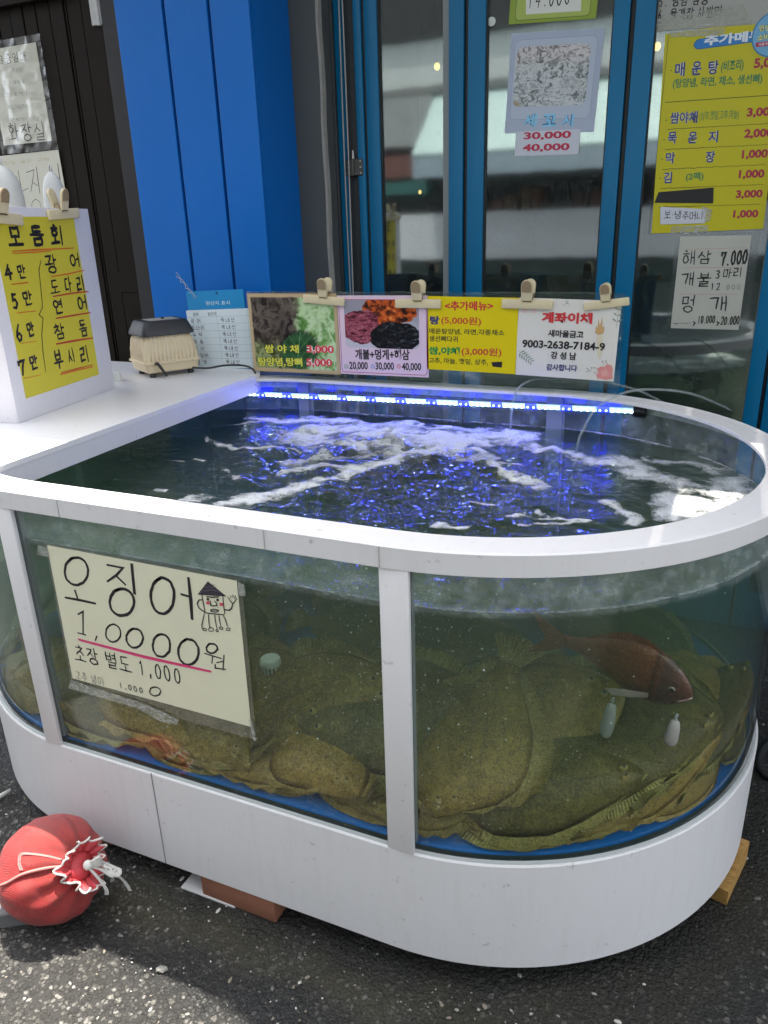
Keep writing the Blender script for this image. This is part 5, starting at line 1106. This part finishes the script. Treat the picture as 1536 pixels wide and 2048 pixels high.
s.hand('6. 육개장 사발면', z5(318, 172), z5(862, 150), 92/4.267, '17161a', .0032, gap=.1); s.hand('5. 양념 점장', z5(330, 58), z5(750, 36), 92/4.267, '17161a', .0032, gap=.12)
tape(s, [z5(300, 150), z5(1050, 40), z5(1130, 200), z5(700, 240), z5(290, 270)]); s.done()
s = Sheet('door_notice', 'large yellow price poster with blue dishes and red prices on the right door leaf', 'notice', [(1337, 66), (1572, 36), (1530, 456), (1297, 469)], mat=paper('c2b822', .35, .04), group='notices on the door glass', **GY)
a = s.loc(*z5(418, 275)); 
s.stroke([z5(418, 285), z5(245, 1995)], .0016, '16181c', 0); s.stroke([z5(245, 1995), z5(1225, 1960)], .0016, '16181c', 0)
p0 = s.loc(*z5(625, 428)); p1 = s.loc(*z5(1420, 250)); s.F.round_rect(p0[0], p0[1], p1[0], p1[1]+.006, .016, '1d4f88'); s.F.round_rect(p0[0]+.0015, p0[1]+.0015, p1[0]-.0015, p1[1]+.0045, .0155, '2a78be')
NV = dict(col='26367e', bold=.025, rim=.03, rimcol='dcd9c0'); GN = dict(col='2d7a52', bold=.02); RD = dict(col='a42440', bold=.04)
T5 = lambda *a, **k: tz(s, z5, 4.267, *a, **k)
T5('추가메뉴', 715, 392, 1225, 345, 90, col='dfe4ea', bold=.04)
for ch, x0, x1, y in (('매', 465, 550, 655), ('운', 610, 690, 645), ('탕', 750, 835, 638)): T5(ch, x0, y, x1, y-6, 118, **NV)
T5('(비조리)', 858, 628, 1050, 610, 108, **GN); T5('5,000', 1138, 598, 1400, 580, 98, **RD); T5('(탕양념, 라면, 채소, 생선뼈)', 448, 766, 1210, 722, 92, **GN)
s.stroke([z5(385, 874), z5(1290, 812)], .0022, '191a1c', 0)
T5('쌈야채', 425, 1058, 658, 1050, 100, **NV); T5('(상추,깻잎,고추,마늘)', 674, 1042, 1010, 1024, 88, col='2d7a52', bold=.0); T5('3,000', 1078, 1010, 1330, 1000, 88, **RD)
for ch, x0, x1, y in (('묵', 405, 480, 1228), ('은', 578, 655, 1226), ('지', 750, 832, 1220)): T5(ch, x0, y, x1, y-5, 100, **NV)
T5('2,000', 1056, 1190, 1300, 1180, 86, **RD); T5('막', 388, 1398, 465, 1395, 96, **NV); T5('장', 726, 1390, 805, 1386, 98, **NV); T5('1,000', 1036, 1366, 1256, 1356, 84, **RD)
T5('김', 368, 1566, 440, 1562, 96, **NV); T5('(2팩)', 560, 1552, 710, 1546, 78, **GN); T5('1,000', 1010, 1534, 1228, 1528, 82, **RD); T5('3,000', 985, 1702, 1212, 1696, 78, **RD); T5('1,000', 962, 1870, 1176, 1866, 76, **RD)
for x, y in ((436, 602), (394, 1026), (376, 1192), (358, 1360), (340, 1522)): c0 = s.loc(*z5(x, y)); s.F.line(ell(c0[0], c0[1], .001, .001), .0018, '4c4a2c')
for (x0, y0, x1, y1) in ((408, 1104, 1300, 1052), (385, 1276, 1290, 1232), (364, 1445, 1250, 1404), (350, 1608, 1228, 1574), (336, 1768, 1196, 1742)):
    n = 34
    for i in range(n):
        t = i/n; xa, ya = x0+(x1-x0)*t, y0+(y1-y0)*t; xb, yb = x0+(x1-x0)*(t+.7/n), y0+(y1-y0)*(t+.7/n); s.stroke([z5(xa, ya+3*math.sin(i*2.1)), z5(xb, yb+3*math.cos(i*1.3))], .0015 if i > 12 else .0021, '1c1c1e', 0)
s.poly([z5(295, 1730), z5(330, 1640), z5(800, 1600), z5(795, 1735)], '0f0f10')
s.poly([z5(345, 1765), z5(735, 1785), z5(725, 1905), z5(345, 1915)], 'c9c9d2'); s.hand('보·냉주머니', z5(372, 1865), z5(712, 1878), 66/4.267, '17161a', .0024, gap=.08)
tape(s, [z5(700, 1760), z5(790, 1790), z5(770, 1880), z5(720, 1900)]); tape(s, [z5(440, 1930), z5(760, 1920), z5(740, 1990), z5(430, 2000)]); tape(s, [z5(420, 275), z5(900, 235), z5(890, 300), z5(430, 320)]); s.done()
p = Vector(at(1548, 68, 1, YD+.0145)); rt = thing('round_badge', 'round light blue voucher badge overlapping the yellow poster at the right edge', 'badge', frame(p, (1, 0, 0), (0, 0, 1)))
mb = MB(); mb.lathe([(0, -.0006), (.059, -.0006), (.059, .0002), (0, .0002)], 48); mb.build('disc', plain('badge_edge', hx('3c7cae'), .25), rt); s2 = Flat(); s2.poly(ell(0, 0, .0555, .0555, 48, 0, 6.283)[:-1], '6fa9cf')
for t_, x, y, h_, c in (('민생회복', -.041, .012, .017, 'e8e27a'), ('소비쿠폰', -.043, -.012, .018, 'e8e27a')): s2.type(t_, x, y, h_, '2b3a3a', .06); s2.type(t_, x, y, h_, c, .025)
s2.round_rect(-.046, -.029, .046, -.017, .0055, 'b03052'); s2.type('사용가능', -.038, -.0262, .0085, 'e9dfe2', .02); s2.build(rt)
s = Sheet('door_notice', 'off white handwritten sea squirt price sheet below the yellow poster', 'notice', [(1359, 474), (1503, 469), (1477, 661), (1343, 655)], mat=paper('b9b8ae', .4), group='notices on the door glass', **GY)
K = '151517'; H6 = lambda t_, x0, y0, x1, y1, h_, wd, **k: s.hand(t_, z6(x0, y0), z6(x1, y1), h_/4.655, K, wd, **k)
for pts in ([(620, 366), (1160, 352)], [(575, 540), (1110, 532)], [(535, 785), (1090, 783)]): s.stroke([z6(*p) for p in pts], .0011, 'b0585c', 0)
H6('해삼', 572, 505, 840, 498, 118, .0042); H6('7.000', 935, 520, 1185, 492, 140, .0052, gap=.02); H6('개불', 560, 700, 835, 712, 120, .0044); H6('3마리', 885, 638, 1135, 610, 85, .0034); H6('12', 838, 745, 935, 742, 72, .003)
s.hand('000', z6(985, 740), z6(1125, 738), 48/4.655, '55544f', .0015); H6('멍', 560, 950, 690, 948, 150, .0044); H6('개', 815, 935, 1000, 930, 130, .0046); H6('10.000', 720, 1055, 885, 1050, 75, .0028, gap=.02); H6('20.000', 935, 1068, 1112, 1062, 85, .003, gap=.02)
s.stroke([z6(500, 1052), z6(520, 1062), z6(545, 1052)], .0024, K)
for i in range(5): s.stroke([z6(560+i*20, 1054), z6(570+i*20, 1052)], .002, K)
for x in (685, 905): s.stroke([z6(x, 1040), z6(x+12, 1052), z6(x-5, 1075)], .0045, K)
mb = MB(); mb.box((-.014, -.034, -.0009), (s.w+.026, s.h+.01, -.0007)); mb.build('sleeve', SLEEVE, s.o); s.done()

# ------------------------------------------------------------------ black gate at the left
gt = thing('black_gate', 'black board gate with narrow gaps left of the blue pillar', 'gate'); GYY = .78
xs = [-2.60, -2.53, -2.46, -2.39, -2.32, -2.252, -2.167, -2.102, -2.037, -1.974, -1.907, -1.838, -1.826, -1.758, -1.662]
for a, b in zip(xs[:-1], xs[1:]):
    mb = MB(); mb.box((a+.0028, GYY+.002*math.sin(a*40), 0), (b-.0028, GYY+.02, 2.56), ch=.0015); mb.build('board', BLACK, gt)
mb = MB(); mb.box((-2.65, GYY+.021, 0), (-1.6, GYY+.028, 2.56)); mb.build('backing', plain('gap_dark', (.003, .003, .003), .9), gt)
mb = MB(); mb.box((-1.655, GYY-.02, 0), (-1.578, GYY+.02, 2.6), ch=.002); mb.build('frame_post', plain('jamb_black', (.006, .006, .007), .6, .3), gt)
mb = MB(); mb.box((-2.7, GYY-.035, 2.245), (-1.80, GYY-.004, 2.32), ch=.003); mb.build('cross_beam', BLACK, gt)
p0 = at(185, -40, 1, GYY-.008); p1 = at(207, 52, 1, GYY-.008); mb = MB(); mb.box((-1.705, GYY-.016, p1[2]+.004), (-1.655, GYY-.0075, 2.28), ch=.002); mb.tube([(-1.668, GYY-.018, p1[2]), (-1.668, GYY-.018, 2.28)], .007, 8); hg = mb.build('hinge', plain('hinge_white', (.42, .41, .40), .4, .2, 30, dirt=(.2, .12, .08), dirt_at=.58), gt)
mb = MB(); z0 = float(at(210, 545, 1, GYY-.004)[2]); mb.box((-1.76, GYY-.0065, z0-.075), (-1.64, GYY-.0025, z0), ch=.001); mb.build('lock_plate', BLACK, gt)
NY = dict(P0=(0, GYY-.0075, 0), N=(0, -1, 0)); z1 = Z(0, 0, 2.954)
s = Sheet('gate_notice', 'white notice in a creased clear sleeve on the black gate', 'notice', [(-22, 100), (72, 85), (103, 281), (3, 292)], mat=paper('d8d3c2', .45), group='notices on the black gate', **NY)
s.hand('3층임대', z1(5, 378), z1(160, 362), 56/2.954, '25231f', .0028); s.hand('(약 30평)', z1(65, 424), z1(140, 420), 24/2.954, '8a8778', .001)
for x0, y0, x1, t_ in ((20, 500, 150, '연 ) 상담실'), (40, 572, 225, '권리 무 (월세 100)'), (50, 645, 170, '주인직접문의'), (65, 722, 235, '연락처 010')): s.hand(t_, z1(x0, y0), z1(x1, y0-8), 24/2.954, '77746a', .0011, gap=.1)
s.hand('화장실', z1(58, 835), z1(275, 825), 100/2.954, '1d1c1b', .0046, wob=.05); s.done()
mb = MB(); rows = []
for i in range(26):
    rows.append([(-.012+(s.w+.045)*i/25, -.032+(s.h+.055)*j/39, .004+.0055*float(fbm(np.array(i*.35), np.array(j*.3), 3, 3))) for j in range(40)])
mb.grid(rows); sl = mb.build('sleeve', SLEEVE, s.o, smooth=True)
s = Sheet('gate_notice', 'cream parking notice in marker below the creased sleeve on the black gate', 'notice', [(-30, 312), (118, 303), (137, 424), (-10, 440)], mat=paper('cfccbc', .45), group='notices on the black gate', **NY)
zk = Z(0, 320, 7.68)
for pts, wd in (([(165, 275), (255, 262)], .004), ([(278, 160), (330, 430), (388, 715)], .0032), ([(350, 475), (430, 435)], .003), ([(410, 195), (525, 150)], .0036), ([(522, 160), (500, 340), (475, 490)], .003), ([(515, 350), (580, 395)], .003), ([(560, 110), (585, 300), (615, 510)], .0036), ([(485, 720), (500, 640), (550, 600), (610, 640), (635, 730)], .002), ([(888, 55), (920, 280), (955, 520)], .0042), ([(962, 570), (970, 640)], .004), ([(975, 660), (982, 672)], .004)): s.stroke([zk(*p) for p in pts], wd, '1d1c1c')
s.hand('진입 금지 구역', (8, 330), (100, 322), 7, 'b8a878', .0012, gap=.1); s.done()

# ------------------------------------------------------------------ on the ground
BR = plain('brick_red', (.26, .105, .06), .85, .2, 40, bump=.5, dirt=(.1, .06, .05))
def brick(label, x, y, ang, cut=0):
    mb = MB(); mb.box((-.1, -.045, .001), (.1, .045, .0665), ch=.004); 
    o = mb.build('brick', BR, smooth=35); o.matrix_world = Matrix.Translation((x, y, 0)) @ Matrix.Rotation(R_(ang), 4, 'Z'); return tag(o, label, 'brick', 'bricks under the tank')
brick('red brick with its whole long side showing under the middle of the tank front', -.385, -.605, -1)
brick('red brick half hidden behind the net bag under the tank front', -.76, -.545, 24)
b = brick('red brick in the dark under the back of the tank', -.05, .5, 4)
mb = MB(); mb.box((-.545, -.652, .0006), (-.395, -.50, .0045), Matrix.Identity(4)); o = mb.build('white_tile', plain('tile_white', (.6, .6, .58), .4, .1, 30, dirt=(.2, .2, .18))); tag(o, 'thin white tile sticking out from under the front brick', 'tile')
mb = MB(); A = frame((.628, -.228, 0), (.26, .96, 0), (-.96, .26, 0)); mb.add([(0, 0, .001), (.16, 0, .001), (.16, .09, .001), (0, .09, .001), (0, 0, .040), (.16, 0, .060), (.16, .09, .060), (0, .09, .040)], [(0,3,2,1),(4,5,6,7),(0,1,5,4),(1,2,6,5),(2,3,7,6),(3,0,4,7)], A)
t = NT('pine_wood'); co = t.coord(); n = t.noise(t.coord(scale=(4, 40, 60)), 5, 4, .6, 1.5); pine = t.done(t.bsdf(Base__Color=t.ramp(n.outputs[0], [(.3, (.2, .095, .022)), (.6, (.48, .28, .08))]), Roughness=.65))
tag(mb.build('wood_wedge', pine), 'yellow pine wedge pushed under the right end of the tank', 'wedge')
mb = MB(); A = frame((-1.30, -1.12, 0), (.84, .54, 0), (-.54, .84, 0)); mb.box((0, -.055, .001), (.60, .055, .040), A, ch=.003); t = NT('weathered_wood'); n = t.noise(t.coord(scale=(30, 30, 30)), 1.2, 5, .6); tag(mb.build('plank', plain('grey_wood', (.14, .14, .14), .8, .4, 14, bump=.4)), 'grey weathered plank on the asphalt under the left of the net bag', 'plank')
mb = MB(); mb.tube([(-1.225, -.655, .012), (-1.20, -.60, .012), (-1.190, -.565, .012)], [.0065, .0068, .006], 9); tag(mb.build('white_stick', PVC, smooth=True), 'short white plastic stick on the asphalt at the left edge', 'stick')
mb = MB(); mb.tube(spline([(.98, .62, .014), (.86, .52, .014), (.75, .43, .016), (.712, .36, .014), (.705, .29, .014), (.735, .25, .014), (.82, .27, .014), (.95, .33, .014)]), .012, 10); tag(mb.build('black_hose', BLK, smooth=True), 'black hose loop on the dark ground at the right edge', 'hose')
# the red net bag
def net_mat():
    t = NT('red_net'); co = t.coord(); n1 = t.noise(co, 13, 5, .6); n2 = t.noise(co, 42, 4, .65); w1 = t.n('ShaderNodeTexWave', Vector=co, Scale=150); w2 = t.n('ShaderNodeTexWave', _bands_direction='Y', Vector=co, Scale=150)
    c = t.ramp(n1.outputs[0], [(.3, (.24, .004, .006)), (.5, (.38, .008, .009)), (.72, (.25, .025, .018))]); c = t.mix(t.math('MULTIPLY', n2.outputs[0], .5), c, (.30, .06, .045))
    at_ = t.n('ShaderNodeAttribute', _attribute_name='pale'); c = t.mix(t.math('MULTIPLY', at_.outputs['Fac'], .3), c, (.36, .15, .13))
    wv = t.math('MAXIMUM', w1.outputs['Fac'], w2.outputs['Fac']); b = t.bsdf(Base__Color=c, Roughness=.5, Sheen__Weight=.1); t.set(b.inputs['Normal'], t.bump(t.math('ADD', wv, t.math('MULTIPLY', n2.outputs[0], 2.5)), .5, .004)); return t.done(b)
NET = net_mat(); BC = Vector((-.772, -.800, .113)); zx = Vector((.95, .02, .44)).normalized(); bag = thing('net_bag', 'stuffed red net bag tied with white cord, lying on the asphalt by the left post', 'bag', Matrix.Translation(BC) @ zx.to_track_quat('Z', 'Y').to_matrix().to_4x4())
Mi = bag.matrix_world.inverted(); RB = .114
def make_bag():
    rows = []; pale = []
    for i in range(61):
        th = math.pi*i/60; row = []
        for j in range(96):
            ph = 2*math.pi*j/96; d = Vector((math.sin(th)*math.cos(ph), math.sin(th)*math.sin(ph), math.cos(th))); n = float(fbm(np.array(d.x*3.1+5), np.array(d.y*3.1+d.z*2+5), 41)); n2 = float(fbm(np.array(d.x*9+5), np.array(d.y*9+d.z*7+5), 43))
            r = RB*(1+.10*(n-.5)+.035*(n2-.5)); pk = math.exp(-(th/.42)**2); r *= 1-.12*pk; r += .004*pk*math.cos(ph*16)+.0035*math.exp(-((th-.75)/.5)**2)*math.cos(ph*11)
            p = d*r; wz = (bag.matrix_world @ p)
            if wz.z < .004: p = Mi @ Vector((wz.x, wz.y, .004+(wz.z-.004)*.03))
            if wz.y > -.664: q = bag.matrix_world @ p; q.y = -.664+(q.y+.664)*.05; p = Mi @ q
            row.append(tuple(p)); g = max(0, (wz.z-.16)/.12)*max(0, (wz.x+.85)/.18); pale.append(min(1, g*1.0))  # upper right paler: sun sheen put into the net colour
        rows.append(row)
    mb = MB(); mb.grid(rows, closed_v=True); o = mb.build('sack', NET, bag, smooth=True, fix=False); a = o.data.attributes.new('pale', 'FLOAT', 'POINT'); a.data.foreach_set('value', np.array(pale, np.float32)); return o
make_bag(); CORD = plain('cord_white', (.62, .61, .56), .7, .2, 60, bump=.4); PINK = plain('seam_pink', (.60, .20, .18), .7, .2, 60); FR = plain('frill_red', (.50, .05, .06), .6, .3, 40)
rows = []; edge = []
for j in range(121):
    ph = 2*math.pi*j/120; w_ = math.cos(ph*14+1.1*math.sin(ph*3)+.8*math.sin(ph*5)); r0, r1 = .031+.003*w_, .051+.0045*w_+.007*math.sin(ph*3)+.004*math.sin(ph*5+1); z0, z1 = .110, .118+.011*math.sin(ph*14+1+1.3*math.sin(ph*4))+.005*math.sin(ph*2); rows.append([(r0*math.cos(ph), r0*math.sin(ph), z0-.012), (r0*1.1*math.cos(ph), r0*1.1*math.sin(ph), z0+.004), (r1*math.cos(ph), r1*math.sin(ph), z1)]); edge.append(rows[-1][-1])
mb = MB(); mb.grid(rows); fr = mb.build('frill', FR, bag, smooth=True); mb = MB(); mb.tube(edge, .0024, 6, caps=False); mb.build('frill_hem', CORD, fr, smooth=True)
mb = MB(); mb.lathe([(0, .113), (.010, .113), (.026, .107), (.031, .100)], 24); mb.build('gathered_mouth', FR, bag, smooth=True)
Rt = Mi.to_3x3() @ Vector((.91, .41, 0)); Up = Mi.to_3x3() @ Vector((0, 0, 1)); Rt.z = 0; Up.z = 0; Rt.normalize(); Up.normalize()
def L2(a, b, c): return tuple(Rt*a+Up*b+Vector((0, 0, c)))
mb = MB()
for i in range(9):
    a = -.25+i*.055; l = .07+.015*math.sin(i*2.2); mb.tube(spline([L2(-.004, .0, .122), L2(.022, .012+a*.05, .138+.002*i), L2(l*.8, .030+a*.10-.012*i*.3, .106), L2(l, .006+a*.05-.003*i, .128), L2(l*.75, -.014-.002*i, .127+.001*i), L2(.02, -.008, .130), L2(-.002, -.002, .122)]), .0026, 6)
mb.build('cord_loops', CORD, bag, smooth=True)
mb = MB(); mb.ball((0, 0, .128), (.011, .011, .009), 12, 8); mb.build('knot', CORD, bag, smooth=True)
for pts in ([L2(-.004, 0, .126), L2(.006, -.028, .128), L2(.018, -.062, .120), L2(.022, -.078, .106)], [L2(.01, -.004, .128), L2(.06, -.016, .122), L2(.098, -.036, .100), L2(.118, -.062, .080)]):
    P = spline(pts); rows = [[tuple(p+Vector((0, 0, .0)) + Rt*.0055), tuple(p+Vector((0, 0, .002))), tuple(p-Rt*.0055)] for p in P]; mb = MB(); mb.grid(rows); mb.build('cord_end', CORD, bag, smooth=True)
def on_bag(a, b):
    """a point on the sack in the direction a right, b up of the mouth"""
    d = Rt*math.sin(a)*math.cos(b)+Up*math.sin(b)+Vector((0, 0, math.cos(a)*math.cos(b))); d.normalize(); n = float(fbm(np.array(d.x*3.1+5), np.array(d.y*3.1+d.z*2+5), 41)); n2 = float(fbm(np.array(d.x*9+5), np.array(d.y*9+d.z*7+5), 43)); th = math.acos(d.z); r = RB*(1+.10*(n-.5)+.035*(n2-.5)); r *= 1-.12*math.exp(-(th/.42)**2); return d*(r+.0012)
for seam in ([(-.34, .14), (-.6, .24), (-.9, .32), (-1.12, .34), (-1.20, .22), (-1.22, .0), (-1.2, -.12)], [(-.36, .12), (-.6, .21), (-.9, .29), (-1.09, .30), (-1.16, .20), (-1.18, .0), (-1.16, -.12)], [(-.3, -.04), (-.6, -.06), (-.9, -.12), (-1.2, -.2), (-1.45, -.3), (-1.6, -.33)]):
    mb = MB(); mb.tube([tuple(p) for p in spline([on_bag(*q) for q in seam], 6)], .0019 if len(seam) == 7 else .0035, 6); mb.build('seam', PINK, bag, smooth=True)

# ------------------------------------------------------------------ across the street, behind the camera: what the door glass mirrors
YF = -5.0
fb = thing('street_shop', 'pale shop across the street with a wide white awning and open counter', 'shop')
def slab(name, x0, x1, z0, z1, col, y0=YF-.3, y1=YF, rough=.6, parent=fb):
    mb = MB(); mb.box((x0, y0, z0), (x1, y1, z1)); return mb.build(name, plain('shop_'+name+'_'+str(len(bpy.data.materials)), col, rough, .18, 3, dirt=tuple(v*.5 for v in col)), parent)
slab('upper_wall', -9, 7, 3.85, 6.0, (.35, .36, .36)); slab('dark_fascia', -9, 7, 3.36, 3.84, (.02, .02, .022), YF-.3, YF+.05); slab('grey_wall', -9, 7, 2.90, 3.35, (.55, .57, .56))
slab('gutter', -9, 7, 2.82, 2.895, (.15, .15, .15), YF-.3, YF+.06)
mb = MB(); mb.add([(-2.75, YF, 2.815), (7, YF, 2.815), (7, YF+.75, 2.16), (-2.75, YF+.75, 2.16), (-2.75, YF, 2.79), (7, YF, 2.79), (7, YF+.75, 2.135), (-2.75, YF+.75, 2.135)], [(0,1,2,3),(7,6,5,4),(0,3,7,4),(1,5,6,2),(2,6,7,3),(0,4,5,1)]); mb.build('awning', plain('awning_white', (.34, .43, .43), .35, .1, 4, dirt=(.2, .25, .25)), fb)
slab('valance', -2.75, 7, 1.93, 2.134, (.30, .36, .42), YF+.70, YF+.745); slab('dark_opening', -9, 7, .0, 2.81, (.015, .017, .016), YF-1.2, YF-.9); slab('white_counter', -9, 7, 1.10, 1.58, (.62, .62, .65), YF-.4, YF+.3, .4); slab('lower_panel', -9, 7, .0, .84, (.06, .075, .07), YF-.3, YF+.28)
slab('shelf_board', -9, 7, .86, 1.08, (.025, .05, .045), YF-.3, YF+.2)
slab('left_sign', -9, -2.76, 2.30, 2.80, (.32, .33, .33), YF-.2, YF+.12); slab('red_sign', -3.4, -2.76, 1.98, 2.20, (.16, .06, .05), YF+.1, YF+.2); slab('teal_strip', -6, -2.76, 1.80, 1.93, (.03, .13, .12), YF+.1, YF+.3)
for i in range(34):
    x = -2.6+i*.17+rnd.uniform(-.05, .05); c = rnd.choice([(.10, .035, .02), (.16, .09, .04), (.05, .04, .03), (.18, .06, .03)]); mb = MB(); mb.box((x-rnd.uniform(.05, .1), YF-.35, 1.585), (x+rnd.uniform(.04, .09), YF-.1, 1.585+rnd.uniform(.08, .26)), ch=.012); mb.build('goods', plain('goods_%d' % i, tuple(v*.6 for v in c), .6, .5, 25), fb)
cn = thing('sun_blocker', 'unseen grey cloth canopy over the near side of the street', 'blocker'); t = NT('blocker_cloth'); CV = t.done(t.n('ShaderNodeMixShader', i0=.45, i1=t.n('ShaderNodeBsdfDiffuse', Color=(.45, .46, .47)).outputs[0], i2=t.n('ShaderNodeBsdfTranslucent', Color=(.40, .42, .44)).outputs[0]).outputs[0])
CZ = 2.95  # unseen cloth added overhead, its gaps cut for the sun patches
for pts in ([(-4.0, 1.07), (-4.0, .03), (-.14, .03), (-.14, 1.07)], [(-.138, 1.07), (-.138, -.13), (-.62, -.13), (-.635, -.2), (-.66, -.24), (-.5, -.28), (-.1, -.37), (.247, -.46), (.247, 1.07)], [(.249, 1.07), (.249, .565), (.415, .565), (.415, 1.07)], [(.249, .37), (.249, -.46), (.415, -.5), (.415, .37)], [(.417, 1.07), (.417, -.5), (3.6, -.9), (3.6, 1.07)]):
    mb = MB(); mb.prism(pts, CZ, CZ+.01); mb.build('cloth', CV, cn)
bpy.context.view_layer.update()
